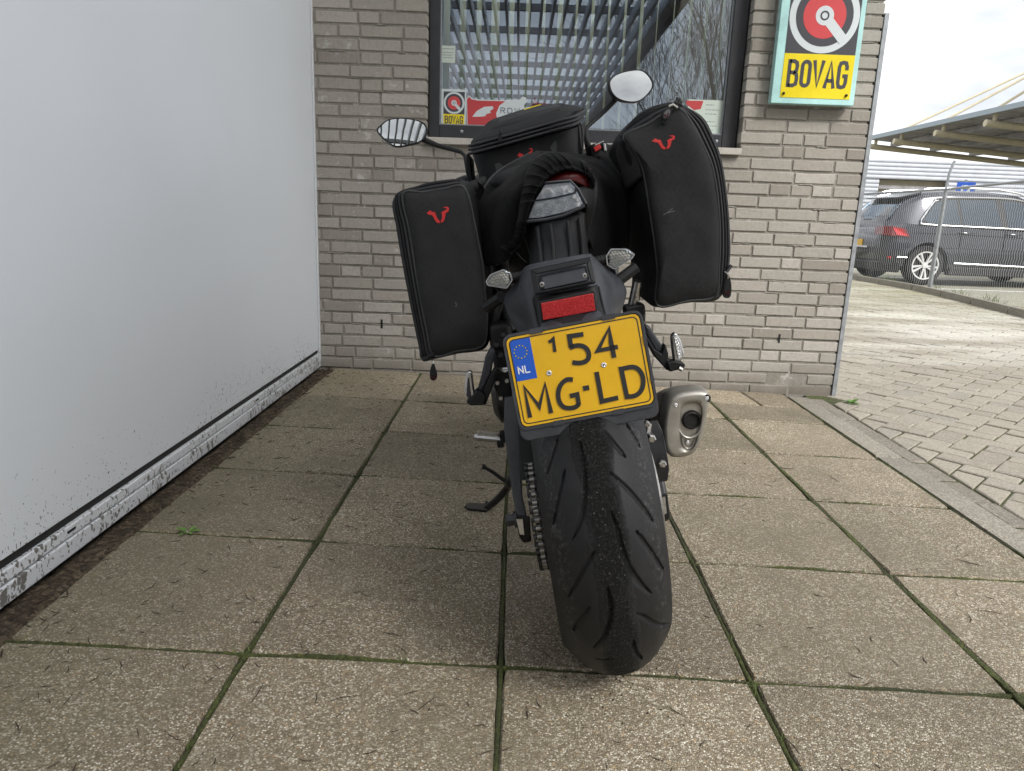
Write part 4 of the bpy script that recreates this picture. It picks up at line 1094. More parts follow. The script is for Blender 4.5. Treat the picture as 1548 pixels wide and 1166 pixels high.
q = MB(); q.hexa([rfp(RX-.06, YA, -.09), rfp(RX-.01, YA, -.09), rfp(RX-.01, YB, -.09), rfp(RX-.06, YB, -.09)], [rfp(RX-.06, YA, .03), rfp(RX-.01, YA, .03), rfp(RX-.01, YB, .03), rfp(RX-.06, YB, .03)]); q.build('edge_trim', 'roof_edge', cn, smooth=None)
for x in (.9, 2.2, 3.5, 4.8, 6.1, 7.4, 8.7):
    q = MB(); q.hexa([rfp(RX+x-.04, YA, -.17), rfp(RX+x+.04, YA, -.17), rfp(RX+x+.04, YB, -.17), rfp(RX+x-.04, YB, -.17)], [rfp(RX+x-.04, YA, -.03), rfp(RX+x+.04, YA, -.03), rfp(RX+x+.04, YB, -.03), rfp(RX+x-.04, YB, -.03)]); q.build('purlin', 'roofing', cn, smooth=None)
bys = [edge(x, y).y for x, y in ((1319, 211), (1358, 200), (1421, 187), (1498, 171))]+[13.1]
for y in bys:
    q = MB(); q.tube([rfp(RX-.1, y, -.3), rfp(RX+LX, y, -.3)], .085, 10); q.tube([rfp(RX+.12, y, -.3), rfp(RX+.12, y, .06)], .05, 8)
    q.build('roof_beam', 'beam', cn)
for k, (a, b_, y) in enumerate((((1381, 192), (1548, 111), bys[1]), ((1459, 173), (1548, 118), bys[2]), ((1494, 164), (1548, 139), bys[3]))):
    p = rfp(RX+.12, y, .05); far = hit(*b_, V((0, y-.4, 0)), V((0, 1, 0)))-cno; d = far-p
    q = MB(); q.tube([p, p+d*2.2], .035, 8); q.build('tie_rod', 'beam', cn)
for y in (13.1, bys[3], bys[1]):
    q = MB(); q.tube([rfp(RX+LX-.4, y, -.3), V((RX+LX-.4, y, ZL))-cno], .1, 10); q.build('column', 'beam', cn)

# ================================================================== BEHIND THE CAMERA: what the window and the mirrors show
lc = thing('louvre_canopy', 'long grey louvred canopy reflected in the shop window and the left mirror', 'canopy', (-2, -12, gz(-2))); lo = V(lc.location)
LZ = 4.5; LX0, LX1, LY0, LY1 = -7.5, 2.6, -26, 3.6  # front stretch over the patio is added to shade its left side
slm = MB().box((0, 0, 0), (.045, LY1-LY0, .20)).mesh('slat', MAT['slat'])
x = LX0; 
while x < LX1-.1:
    inst('slat', slm, lc, V((x, (LY0+LY1)/2, LZ))-lo, (0, 0, 0)); x += .21
y = LY1
while y > LY0:
    MB().box(V(((LX0+LX1)/2, y, LZ+.17))-lo, (LX1-LX0, .10, .12)).build('cross_beam', 'slat_beam', lc, smooth=None); y -= 1.75
for x in (LX0, LX1):
    MB().box(V((x, (LY0+LY1)/2, LZ+.04))-lo, (.12, LY1-LY0, .30)).build('edge_beam', 'bark', lc, smooth=None)
    for y in ((-.5,) if x > 0 else (-3.4, -10.5, -17.5, -25)):
        MB().box(V((x, y, LZ/2-.1))-lo, (.16, .16, LZ-.2)).build('column', 'slat_beam', lc, smooth=None)
def bare_tree(p, h, seed, r0):
    rr = random.Random(seed); t = thing('bare_tree', None, 'tree', p, 'bare trees reflected in the shop window')
    tk = MB(); br = MB()
    def grow(a, d, L_, r, lev, mb):
        pts = [a]; rs = [r]; q = V(a); dd = V(d)
        for k in range(4):
            dd = (dd+V((rr.uniform(-.16, .16), rr.uniform(-.16, .16), rr.uniform(-.02, .12)))).normalized(); q = q+dd*L_/4; pts.append(q); rs.append(r*(1-.13*(k+1)))
        mb.tube(pts, [max(q_, .0045) for q_ in rs], 6 if lev < 2 else 3, False)
        if lev >= 6: return
        nb = 4 if lev < 3 else rr.randint(2, 3)
        for k in range(nb):
            i = 4 if k == 0 else rr.randint(1, 4)
            az = rr.uniform(0, 6.28); sp = rr.uniform(.25, .75)
            e1 = dd.orthogonal().normalized(); e2 = dd.cross(e1)
            nd_ = (dd+(e1*math.cos(az)+e2*math.sin(az))*sp+V((0, 0, .1))).normalized()
            grow(pts[i], nd_, L_*rr.uniform(.6, .85), rs[i]*rr.uniform(.5, .72), lev+1, br)
    grow(V((0, 0, -.1)), V((.02, 0, 1)), h*.34, r0, 0, tk)
    tk.build('trunk', 'bark', t, smooth=60); br.build('crown', 'bark', t, smooth=60)
    return t
for p, h, s, r0, lab in (((4.35, -8.0), 9, 3, .16, 'bare tree with a thick trunk reflected at the right of the window'), ((4.3, -12.5), 10, 9, .13, 'slender bare tree reflected beside the canopy edge in the window'), ((6.6, -10.5), 9, 15, .13, 'bare tree reflected nearest the window frame'), ((8.5, -17), 11, 23, .17, 'tall bare tree farther off, at the right edge of the window reflection'), ((5.4, -19), 11, 31, .16, 'farthest bare tree, faint between the reflected trunks in the window')):
    t = bare_tree((p[0], p[1], gz(p[0])-.05), h, s, r0)
    t['label'] = lab
hb = thing('office_block', 'low grey office block reflected far behind in the window', 'building', (0, -44, -.1))
q = MB(); q.box((0, 0, 3), (70, 10, 6)); q.build('wall', 'slat', hb, smooth=None)
for k in range(16):
    q = MB(); q.box((-33+k*4.4, 5.02, 3.6), (2.6, .1, 1.5)); q.build('window', 'car_glass', hb, smooth=None)
q = MB(); q.box((0, 0, 6.15), (70.6, 10.6, .3)); q.build('roof', 'slat_beam', hb, smooth=None)
#@@BIKE

# ================================================================== MOTORCYCLE
bk = thing('motorcycle', 'black motorcycle seen from behind, leaning on its side stand', 'motorcycle', matrix=BM)
TR, THW, TZ = .318, .099, .318
def sag(x): return .066*min(1.0, abs(x)/THW)**2.25
# --- tyre with cut tread grooves
def ontyre(px_, py_):
    d = ray(px_, py_); o = BMI @ CC; dd = (BMI.to_3x3() @ d); t = .5
    while t < 2.2:
        p = o+dd*t; r = math.hypot(p.y, p.z-TZ)
        if abs(p.x) < THW and r < TR-sag(p.x): return math.atan2(p.z-TZ, -p.y), p.x
        t += .0008
    return None
Z = lambda x, y: (780+x/3.069, 640+y/3.069)
strokes = [[(195, 60), (172, 140), (145, 235)], [(228, 215), (200, 340), (175, 470)], [(298, 85), (316, 200), (320, 340), (300, 450), (265, 540)],
           [(410, 35), (455, 95), (510, 160)], [(510, 0), (545, 55), (575, 110)], [(435, 228), (530, 320), (590, 395), (638, 460)],
           [(440, 410), (468, 490), (490, 580), (530, 680), (575, 745), (625, 790)], [(555, 498), (620, 590), (685, 685)], [(365, 595), (305, 700), (245, 810)],
           [(342, 855), (300, 915), (268, 965)], [(424, 760), (438, 830), (438, 900), (420, 970), (362, 1040)], [(560, 882), (620, 918), (708, 932)],
           [(545, 1010), (555, 1060), (585, 1095)], [(635, 1020), (690, 1022)], [(370, 1092), (445, 1094)]]
wid = [.0042, .004, .0062, .0052, .004, .0052, .0068, .005, .0046, .0046, .006, .005, .005, .004, .004]
grooves = []
for s, gw in zip(strokes, wid):
    pts = [ontyre(*Z(*p)) for p in s]; pts = [p for p in pts if p]
    if len(pts) > 1: grooves.append((curve([V((p[0]*TR, p[1], 0)) for p in pts], 14), gw))
gall = list(grooves)
for g_, gw in grooves:
    for q in (1, 2, 3): gall.append(([p+V((q*1.52*TR, 0, 0)) for p in g_], gw))
NT, NXT = 900, 96
prof = []
for k in range(NXT+1):
    x = -THW+2*THW*k/NXT; prof.append((x, TR-sag(x)))
arcs = [0]
for k in range(1, NXT+1): arcs.append(arcs[-1]+math.hypot(prof[k][0]-prof[k-1][0], prof[k][1]-prof[k-1][1]))
dep = {}
CIRC = 2*PI*TR
for g_, gw in gall:
    for a, b_ in zip(range(len(g_)-1), range(1, len(g_))):
        A, B = g_[a], g_[b_]; ta, tb = a/(len(g_)-1), b_/(len(g_)-1)
        i0, i1 = int((min(A.x, B.x)-.012)/CIRC*NT), int((max(A.x, B.x)+.012)/CIRC*NT)+1
        k0, k1 = max(0, int((min(A.y, B.y)-.012+THW)/(2*THW)*NXT)), min(NXT, int((max(A.y, B.y)+.012+THW)/(2*THW)*NXT)+1)
        AB = B-A; l2 = AB.length_squared or 1e-9
        for i in range(i0, i1+1):
            X = i/NT*CIRC
            for k in range(k0, k1+1):
                P = V((X, prof[k][0], 0)); t = max(0, min(1, (P-A).dot(AB)/l2)); dist = (P-A-AB*t).length
                u = ta+(tb-ta)*t; w2 = gw*.62*min(1, .25+3.2*min(u, 1-u))
                d_ = .0055*max(0, min(1, (w2*1.25-dist)/(w2*.5)))
                if d_ > 0:
                    key = (i % NT, k); dep[key] = max(dep.get(key, 0), d_)
ty = MB(); inner = [(-.088, .236), (-.080, .218), (.080, .218), (.088, .236)]
ring = prof+[(inner[3][0]+.009, .245), inner[3], inner[2], inner[1], inner[0], (inner[0][0]-.009, .245)]
nr = len(ring); v = []; f = []
for i in range(NT):
    th = i/NT*2*PI; c_, s_ = math.cos(th), math.sin(th)
    for k, (x, r) in enumerate(ring):
        r2 = r-(dep.get((i, k), 0) if k <= NXT else 0)
        v.append((x, -r2*c_, TZ+r2*s_))
for i in range(NT):
    for k in range(nr):
        f.append((i*nr+k, i*nr+(k+1) % nr, ((i+1) % NT)*nr+(k+1) % nr, ((i+1) % NT)*nr+k))
ty.add(v, f)
rw = bpy.data.objects.new('rear_wheel', None); COL.objects.link(rw); rw.parent = bk
ty.build('tyre', 'tyre', rw, smooth=70)
def wheel_rim(par, cz, cy, R, hw, spokes=10):
    q = MB(); q.lathe([(R-.012, -hw), (R+.004, -hw), (R+.004, -hw+.008), (R-.02, -hw+.015), (R-.024, hw-.015), (R+.004, hw-.008), (R+.004, hw), (R-.012, hw), (R-.03, 0)], (0, cy, cz), (1, 0, 0), 56, caps=False)
    for k in range(spokes):
        a = k*2*PI/spokes; d = V((0, math.cos(a), math.sin(a))); n_ = V((0, -d.z, d.y)); c = V((0, cy, cz))
        q.hexa([c+d*.04-n_*.016+V((-.02, 0, 0)), c+d*(R-.02)-n_*.012+V((-.02, 0, 0)), c+d*(R-.02)+n_*.012+V((-.02, 0, 0)), c+d*.04+n_*.016+V((-.02, 0, 0))],
               [c+d*.04-n_*.016+V((.02, 0, 0)), c+d*(R-.02)-n_*.012+V((.02, 0, 0)), c+d*(R-.02)+n_*.012+V((.02, 0, 0)), c+d*.04+n_*.016+V((.02, 0, 0))])
    q.lathe([(.05, -.05), (.05, .05)], (0, cy, cz), (1, 0, 0), 24); q.build('rim', 'paint_black', par, smooth=35)
wheel_rim(rw, TZ, 0, .218, .082)
# --- sprocket, chain and its guard
q = MB(); n = 43; pr = []
for k in range(n*4):
    a = k*2*PI/(n*4); r = .1055-(.0 if k % 4 in (0, 1) else .006); pr.append(V((-.116, -r*math.cos(a), TZ+r*math.sin(a))))
q.prism(pr, (.007, 0, 0)); q.build('sprocket', 'steel', rw, smooth=None)
PITCHC = .0159
path = []                                             # rear sprocket round to the gearbox sprocket
FY, FZ, FR = .60, .36, .036
RR_ = .106
for k in range(181):
    a = math.radians(95+k*170/180); path.append(V((0, RR_*math.cos(a), TZ+RR_*math.sin(a))))
for k in range(61):
    a = math.radians(265+k*190/60); path.append(V((0, FY+FR*math.cos(a), FZ+FR*math.sin(a))))
path.append(path[0])
lens = [0]
for a, b_ in zip(path, path[1:]): lens.append(lens[-1]+(b_-a).length)
def onpath(s):
    s %= lens[-1]
    for k in range(len(lens)-1):
        if lens[k+1] >= s: return path[k].lerp(path[k+1], (s-lens[k])/max(1e-9, lens[k+1]-lens[k]))
ch = MB(); rol = MB(); N = int(lens[-1]/PITCHC); N -= N % 2; CXH = -.1125
for k in range(N):
    a, b_ = onpath(lens[-1]*k/N), onpath(lens[-1]*(k+1)/N); m = (a+b_)/2; d = (b_-a).normalized(); n_ = V((0, -d.z, d.y))
    off = (.0044, .0072) if k % 2 else (.0078, .0112)
    for s in (-1, 1):
        pts = []
        for t, hh in ((-.0125, .003), (-.008, .0068), (-.003, .0052), (.003, .0052), (.008, .0068), (.0125, .003)): pts.append(m+d*t+n_*hh)
        for t, hh in ((.0125, -.003), (.008, -.0068), (.003, -.0052), (-.003, -.0052), (-.008, -.0068), (-.0125, -.003)): pts.append(m+d*t+n_*hh)
        ch.prism([p+V((CXH+s*off[0], 0, 0)) for p in pts], (s*(off[1]-off[0]), 0, 0))
    rol.lathe([(.0048, -.0042), (.0048, .0042)], a+V((CXH, 0, 0)), (1, 0, 0), 10); ch.lathe([(.003, -.0118), (.003, .0118)], a+V((CXH, 0, 0)), (1, 0, 0), 8)
cho = ch.build('drive_chain', 'paint_black', bk, smooth=None); rol.build('roller', 'chain_steel', cho)
q = MB()
gp = [K(783, 640, .03), K(809, 634, .03), K(813, 726, -.02), K(787, 727, -.02)]
gp2 = [p+V((0, .02, 0)) for p in gp]; q.hexa(gp, gp2); q.quad(gp[1], gp[1]+V((0, .4, -.03)), gp[2]+V((0, .4, .02)), gp[2])
q.build('chain_guard', 'black_plastic', bk, smooth=None, bevel=.002)
# --- swingarm, left beam with axle adjuster
def beam(rows, name, mat, bevel=.006, par=bk):
    q = MB(); q.loft(rows); return q.build(name, mat, par, smooth=50, bevel=bevel)
def sect(c, w_, h_, up): up = V(up).normalized(); return [c+V((-w_/2, 0, 0))+up*(-h_/2), c+V((w_/2, 0, 0))+up*(-h_/2), c+V((w_/2, 0, 0))+up*(h_/2), c+V((-w_/2, 0, 0))+up*(h_/2)]
q = MB()
q.loft([[K(762, 600, .12), K(780, 598, .12), K(780, 598, .30), K(762, 600, .30)], [K(762, 650, .08), K(786, 650, .08), K(786, 650, .3), K(762, 650, .3)], [K(768, 700, .05), K(788, 700, .05), K(788, 700, .3), K(768, 700, .3)], [K(775, 750, .02), K(790, 750, .02), K(790, 750, .25), K(775, 750, .25)], [K(781, 781, -.01), K(797, 781, -.01), K(797, 781, .2), K(781, 781, .2)]])
q.build('swingarm', 'grey_paint', bk, smooth=50, bevel=.004)
q = MB(); q.loft([[K(779, 780, -.02), K(801, 780, -.02), K(801, 780, .06), K(779, 780, .06)], [K(785, 812, -.02), K(803, 812, -.02), K(803, 812, .05), K(785, 812, .05)], [K(791, 821, -.01), K(803, 819, -.01), K(803, 819, .04), K(791, 821, .04)]]); q.build('axle_adjuster', 'black_plastic', bk, smooth=50, bevel=.003)
q = MB(); q.prism([K(780.5, 785, -.024), K(790, 785, -.024), K(792.5, 809, -.024), K(786, 808, -.024)], (0, .003, 0)); q.build('adjuster_plate', 'alu', bk, smooth=None)
q = MB(); c = K(773, 786, .0); q.lathe([(.013, -.006), (.013, .008), (.009, .012)], c, (-1, 0, 0), 6); q.lathe([(.017, -.012), (.017, -.006)], c, (-1, 0, 0), 20); q.build('axle_nut', 'grey_paint', bk, smooth=30)
# right end: beam, brake disc, caliper, adjuster
q = MB()
q.loft([[K(975, 640, .08), K(993, 640, .08), K(993, 640, .3), K(975, 640, .3)], [K(982, 690, .05), K(1000, 688, .05), K(1000, 688, .3), K(982, 690, .3)], [K(990, 730, .02), K(1005, 728, .02), K(1005, 728, .25), K(990, 730, .25)], [K(996, 752, .0), K(1009, 748, .0), K(1009, 748, .2), K(996, 752, .2)]])
q.build('swingarm', 'grey_paint', bk, smooth=50, bevel=.006)
q = MB(); q.loft([[K(995, 749, -.01), K(1009, 746, -.01), K(1009, 746, .05), K(995, 749, .05)], [K(1000, 786, -.01), K(1013, 782, -.01), K(1013, 782, .05), K(1000, 786, .05)], [K(1002, 789, .0), K(1010, 787, .0), K(1010, 787, .04), K(1002, 789, .04)]]); q.build('axle_adjuster', 'black_plastic', bk, smooth=50, bevel=.003)
q = MB(); q.prism([K(999, 753, -.014), K(1005.5, 751, -.014), K(1008, 776, -.014), K(1003, 779, -.014)], (0, .003, 0)); q.build('adjuster_plate', 'alu', bk, smooth=None)
q = MB(); q.lathe([(.06, -.002), (.115, -.0022), (.115, .0022), (.06, .002)], (.118, 0, TZ), (1, 0, 0), 48); q.build('brake_disc', 'steel', rw, smooth=30)
q = MB(); a = K(984, 655, -.005); b_ = K(998, 700, -.015)
q.loft([sect(K(982, 648, .0), .035, .03, (0, .3, 1)), sect(K(987, 668, -.01), .045, .03, (0, .3, 1)), sect(K(993, 700, -.015), .045, .03, (0, .3, 1)), sect(K(997, 722, -.01), .03, .02, (0, .3, 1))]); q.build('brake_caliper', 'paint_black', bk, smooth=50, bevel=.008)
for x, y, r, ln in ((984, 662, .009, .012), (1001, 700, .0075, .03), (977, 640, .006, .01)):
    q = MB(); c = K(x, y, -.025); q.lathe([(r, 0), (r, -.008), (r*.7, -.011)], c, (0, 1, 0), 6 if r > .007 else 12); q.lathe([(r*.55, 0), (r*.55, ln)], c, (0, 1, 0), 10); q.build('caliper_bolt', 'steel', bk, smooth=30)
q = MB(); q.tube(curve([K(985, 662, -.018), K(979, 650, -.01), K(973, 640, .0), K(968, 628, .03), K(966, 600, .08)], 16), .0048, 8); q.tube(curve([K(992, 712, -.018), K(984, 690, -.012), K(976, 660, .0), K(970, 640, .03)], 14), .0026, 6); q.build('brake_hose', 'grey_paint', bk)
q = MB(); c = K(979, 648, -.012); q.lathe([(.007, -.01), (.007, .01)], c, (.3, .2, 1), 10); q.lathe([(.006, -.008), (.006, .008)], K(970, 634, .02), (.3, .2, 1), 10); q.build('banjo_fitting', 'steel', bk, smooth=30)
# --- number plate
P0 = K(876.7, 560.7, -.197); e1 = ((K(965, 476, -.19)-K(768, 513, -.19))+(K(990, 608, -.21)-K(795, 645, -.21))).normalized()
e2 = ((K(768, 513, -.187)-K(795, 645, -.208))+(K(965, 476, -.187)-K(990, 608, -.208))); e2 = (e2-e1*e2.dot(e1)).normalized(); en = e1.cross(e2).normalized()
if en.y > 0: en = -en
def pl(x, y, h=0): return P0+e1*x+e2*y+en*h
def pp(x, y):
    p = KP(x, y, P0, en)-P0; return p.dot(e1), p.dot(e2)
Zp = lambda x, y: pp(740+x/5.3, 460+y/5.3)
x0, x1, y0, y1 = -.1098, .1098, -.0745, .0745
q = MB(); poly(q, rrect(x0-.0055, y0-.024, x1+.0055, y1+.0055, .014), pl, -.006, -.0015); hd = q.build('plate_holder', 'plate_holder', bk, smooth=None, bevel=.0015)
q = MB(); stroke(q, rrect(x0-.0035, y0-.0035, x1+.0035, y1+.0035, .0125), .0042, pl, -.0015, .0022, True); q.build('holder_rim', 'plate_holder', hd, smooth=30)
q = MB(); poly(q, rrect(x0, y0, x1, y1, .0105), pl, -.001, .0006); npl = q.build('number_plate', 'plate_yellow', bk, smooth=None)
q = MB(); stroke(q, rrect(x0+.0045, y0+.0045, x1-.0045, y1-.0045, .008), .0017, pl, .0004, .0012, True); q.build('border_line', 'ink', npl, smooth=30)
bz = Zp(383, 590)
q = MB(); poly(q, [(x0+.0056, y1-.0056-.0), (x0+.0056, bz[1]), (bz[0], bz[1]), (bz[0], y1-.0056)], pl, .0003, .0011); q.build('blue_band', 'plate_blue', npl, smooth=None)
cs = Zp(249, 382); q = MB(); q2 = MB()
for k in range(12):
    a = k*PI/6; disc(q, cs[0]+.0105*math.cos(a), cs[1]+.0105*math.sin(a), .00145, pl, .0009, .0013, 10); disc(q2, cs[0]+.0105*math.cos(a), cs[1]+.0105*math.sin(a), .0009, pl, .0009, .0016, 10)
q.build('star_outline', 'ink', npl, smooth=None); q2.build('star', 'sign_yellow', npl, smooth=None)
a = Zp(236, 562); ang = -.0
def plr(th, ox, oy):
    c_, s_ = math.cos(th), math.sin(th); return lambda x, y, h=0: pl(ox+x*c_-y*s_, oy+x*s_+y*c_, h)
q = MB(); word(q, 'NL', 0, 0, .0085, .0125, .0028, .0019, plr(.0, *a), .0009, .0015); q.build('country_letters', 'white', npl, smooth=None)
def rnd_(p, n=22): return [(q.x, q.y) for q in curve([V((x, y, 0)) for x, y in p], n)]
chs = {'one': ([[(476, 304), (497, 291), (511, 276), (524, 381)]], .0052),
 'five': ([[(752, 240), (640, 257), (653, 347)], [(645, 345)]+rnd_([(653, 345), (700, 331), (750, 337), (784, 365), (796, 405), (788, 440), (760, 462), (715, 471), (664, 466)])], .0071),
 'four': ([[(999, 428), (972, 300), (958, 192), (866, 372), (1028, 341)]], .0069),
 'm': ([[(326, 907), (278, 660), (400, 822), (446, 634), (494, 872)]], .0070),
 'g': ([rnd_([(668, 604), (620, 604), (575, 640), (552, 700), (556, 770), (590, 820), (640, 832), (690, 822), (716, 798)], 26), [(716, 806), (702, 722), (645, 736)]], .0070),
 'dash': ([[(750, 676), (798, 666)]], .0074), 'l': ([[(857, 542), (900, 778), (1030, 748)]], .0070),
 'd': ([[(1055, 518), (1100, 742)]+rnd_([(1100, 740), (1160, 734), (1208, 700), (1230, 640), (1224, 570), (1190, 520), (1140, 502), (1055, 520)], 20)[1:-1]], .0070)}
q = MB()
for k, (ls, wd) in chs.items():
    for l in ls: stroke(q, [Zp(*p) for p in l], wd*1.08, pl, .0004, .0024, k == 'd')
q.build('raised_characters', 'ink', npl, smooth=None)
q = MB()
for k, (ls, wd) in chs.items():
    for l in ls: stroke(q, [Zp(*p) for p in l], wd*1.08+.0022, pl, .0003, .0013, k == 'd')
q.build('embossing', 'plate_yellow', npl, smooth=None)
for x, y in ((478, 552), (915, 487)):
    c = Zp(x, y); q = MB(); q.lathe([(.0046, 0), (.0044, .0012), (.003, .002), (.0018, .0014)], pl(c[0], c[1], .0006), en, 20); q.build('rivet', 'silver', npl)
    q = MB(); disc(q, c[0], c[1], .0014, pl, .0018, .0024, 10); q.build('rivet_core', 'soot', npl, smooth=None)
for x, y, w_, h_ in ((-.058, y1+.003, .022, .009), (.061, y1+.003, .022, .009), (-.05, y0-.003, .018, .008), (.05, y0-.003, .018, .008), (x0-.003, -.02, .006, .014), (x1+.003, .03, .006, .016), (x1+.003, -.035, .006, .01)):
    q = MB(); poly(q, rrect(x-w_/2, y-h_/2, x+w_/2, y+h_/2, .0015, 2), pl, .0, .0030); q.build('holder_clip', 'plate_holder', hd, smooth=None)
c = pp(895, 652); q = MB(); q.loft([[pl(c[0]-.03, c[1]+.01, -.007), pl(c[0]+.03, c[1]+.01, -.007), pl(c[0]+.03, c[1]+.01, -.03), pl(c[0]-.03, c[1]+.01, -.03)], [pl(c[0]-.022, c[1]-.006, -.009), pl(c[0]+.022, c[1]-.006, -.009), pl(c[0]+.022, c[1]-.004, -.03), pl(c[0]-.022, c[1]-.004, -.03)]]); q.build('plate_bracket', 'grey_plastic', bk, smooth=None, bevel=.005)
# --- mudguard carrying plate, reflector and indicators
rows = [[(789, 412, .06), (797, 403, .0), (815, 398, -.03), (850, 391, -.04), (885, 385, -.03), (894, 387, 0), (900, 400, .06)],
        [(777, 432, .07), (790, 424, .0), (806, 424, -.05), (852, 416, -.06), (897, 407, -.05), (912, 408, 0), (931, 418, .07)],
        [(764, 452, .07), (784, 454, .0), (808, 454, -.075), (857, 446, -.085), (903, 436, -.075), (925, 438, 0), (945, 437, .07)],
        [(768, 474, .06), (792, 482, .0), (813, 482, -.10), (861, 473, -.11), (909, 463, -.10), (929, 462, 0), (943, 456, .06)],
        [(780, 496, .04), (800, 505, -.02), (818, 503, -.14), (866, 494, -.15), (914, 483, -.14), (926, 482, -.02), (934, 478, .04)],
        [(796, 520, .02), (806, 522, -.04), (822, 522, -.16), (870, 514, -.168), (918, 502, -.16), (924, 500, -.04), (930, 498, .02)]]
q = MB(); q.patch([[K(*p) for p in r] for r in rows], 30, 36); mg = q.build('mudguard', 'grey_plastic', bk, smooth=50, solid=.004)
for side in ([(806, 452, -.0735), (811, 480, -.099), (817, 503, -.139)], [(905, 434, -.0735), (911, 461, -.099), (916, 482, -.139)], [(787, 430, -.004), (786, 454, -.001), (794, 482, -.003), (803, 505, -.03)], [(910, 410, -.012), (924, 438, -.001), (928, 462, -.003), (924, 482, -.03)]):
    q = MB(); q.tube(curve([K(x, y, f_-.0015) for x, y, f_ in side], 14), .0022, 8); q.build('ridge', 'black_plastic' if side[0][2] < -.05 else 'grey_plastic', mg)
q = MB(); q.patch([[K(*p) for p in r] for r in ([(806, 448, -.079), (855, 441, -.090), (903, 431, -.079)], [(812, 476, -.100), (860, 468, -.113), (908, 458, -.100)], [(819, 505, -.144), (868, 495, -.156), (916, 484, -.144)])], 10, 8); q.build('reflector_panel', 'black_plastic', mg, smooth=60, solid=.003)
for dx_, r_ in ((0, .0016), (4, .0012)):
    q = MB(); q.tube([K(799+dx_, 408+dx_*.6, -.064), K(893-dx_, 388.5+dx_*.6, -.064)], r_, 6); q.build('ridge', 'grey_plastic', mg)
def raised(pts, fy, t0, name, mat, par, r=.004, bevel=.0025):
    q = MB(); q.prism([K(x, y, fy) for x, y in pts], (0, -t0, 0)); return q.build(name, mat, par, smooth=None, bevel=bevel)
q = MB()
fr = [K(801, 410, -.062), K(892, 391, -.062), K(900, 429, -.092), K(808, 447, -.092)]; fi = [K(811, 415, -.07), K(886, 399, -.07), K(893, 425, -.093), K(816, 441, -.093)]
for k in range(4):
    j = (k+1) % 4; q.hexa([fr[k], fr[j], fi[j], fi[k]], [p+V((0, -.013, .002)) for p in (fr[k], fr[j], fi[j], fi[k])])
q.build('blank_frame', 'black_plastic', mg, smooth=None, bevel=.002)
q = MB(); cp = [K(813, 417, -.062), K(887, 401, -.062), K(893, 423, -.08), K(818, 439, -.08)]; q.hexa(cp, [c.lerp(sum(cp, V())/4, .1)+V((0, -.016, 0)) for c in cp]); q.build('blank_cover', 'grey_plastic', mg, smooth=None, bevel=.003)
for x, y in ((819, 430.5), (884, 417)):
    q = MB(); c = K(x, y, -.0885); q.lathe([(.0048, .004), (.0048, -.002), (.0036, -.0034)], c, (0, 1, 0), 18); q.build('screw', 'steel', mg)
    q = MB(); q.lathe([(.0018, 0), (.0018, -.0008)], c+V((0, -.0033, 0)), (0, 1, 0), 6); q.build('screw_socket', 'soot', mg, smooth=None)
q = MB(); q.prism([K(x, y, -.118) for x, y in ((814, 456), (898, 439), (903, 472), (819, 488))], (0, -.006, 0)); q.build('reflector_frame', 'black_plastic', mg, smooth=None, bevel=.002)
q = MB(); q.prism([K(x, y, -.1235) for x, y in ((817.5, 458.5), (896.5, 443), (900, 469.5), (821, 484))], (0, -.0045, 0)); q.build('reflector', 'reflector', mg, smooth=None, bevel=.0012)
# --- indicators
def indicator(out, inner_, fy, stalk):
    t = bpy.data.objects.new('indicator', None); COL.objects.link(t); t.parent = bk
    pts = [K(x, y, fy) for x, y in out]; 
    rd = []
    n = len(pts); c = sum(pts, V())/n
    for k in range(n):
        a, b_, d = pts[k-1], pts[k], pts[(k+1) % n]
        for s in range(6): 
            u = s/5; p = b_.lerp(a, .14); r = b_.lerp(d, .14); rd.append(p*(1-u)**2+b_*2*u*(1-u)+r*u*u)
    q = MB(); q.loft([[c+(p-c)*.45+V((0, .045, 0)) for p in rd], [c+(p-c)*.85+V((0, .03, 0)) for p in rd], [p+V((0, .006, 0)) for p in rd], [p.copy() for p in rd], [c+(p-c)*.9 for p in rd], [c+(p-c)*.86+V((0, .008, 0)) for p in rd]]); q.build('housing', 'chrome', t, smooth=50)
    q = MB(); q.loft([[c+(p-c)*.9+V((0, -.0005, 0)) for p in rd], [c+(p-c)*.82+V((0, -.004, 0)) for p in rd]], False, True); q.build('lens', 'lens', t, smooth=50)
    q = MB(); q.prism([c+(p-c)*.86+V((0, .0045, 0)) for p in rd], (0, .002, 0)); q.build('lamp_reflector', 'alloy', t, smooth=None)
    led = MB(); x_ = max(p.x for p in pts)-min(p.x for p in pts); z_ = max(p.z for p in pts)-min(p.z for p in pts)
    ee = .0062; ok = [p.copy() for p in rd]
    def inside(x, z):
        r = False; m = len(ok)
        for k in range(m):
            a, b_ = c+(ok[k]-c)*.78, c+(ok[(k+1) % m]-c)*.78
            if (a.z > z) != (b_.z > z) and x < (b_.x-a.x)*(z-a.z)/(b_.z-a.z)+a.x: r = not r
        return r
    for i in range(-6, 7):
        for j in range(-6, 7):
            x, z = c.x+i*ee+(j % 2)*ee/2, c.z+j*ee*.87
            if inside(x, z): led.lathe([(.0023, .003), (.0022, .0015), (.0015, .0002), (.0004, -.0004)], V((x, fy+.002, z)), (0, 1, 0), 10)
    led.build('led', 'led', t)
    q = MB(); q.tube([K(*p) for p in stalk], [.0085, .0095, .0095], 14)
    for k in range(5):
        p = K(*stalk[1]).lerp(K(*stalk[2]), k/6); d = (K(*stalk[2])-K(*stalk[1])).normalized(); q.lathe([(.0105, -.0011), (.0105, .0011)], p, d, 16)
    q.build('stalk', 'black_plastic', t)
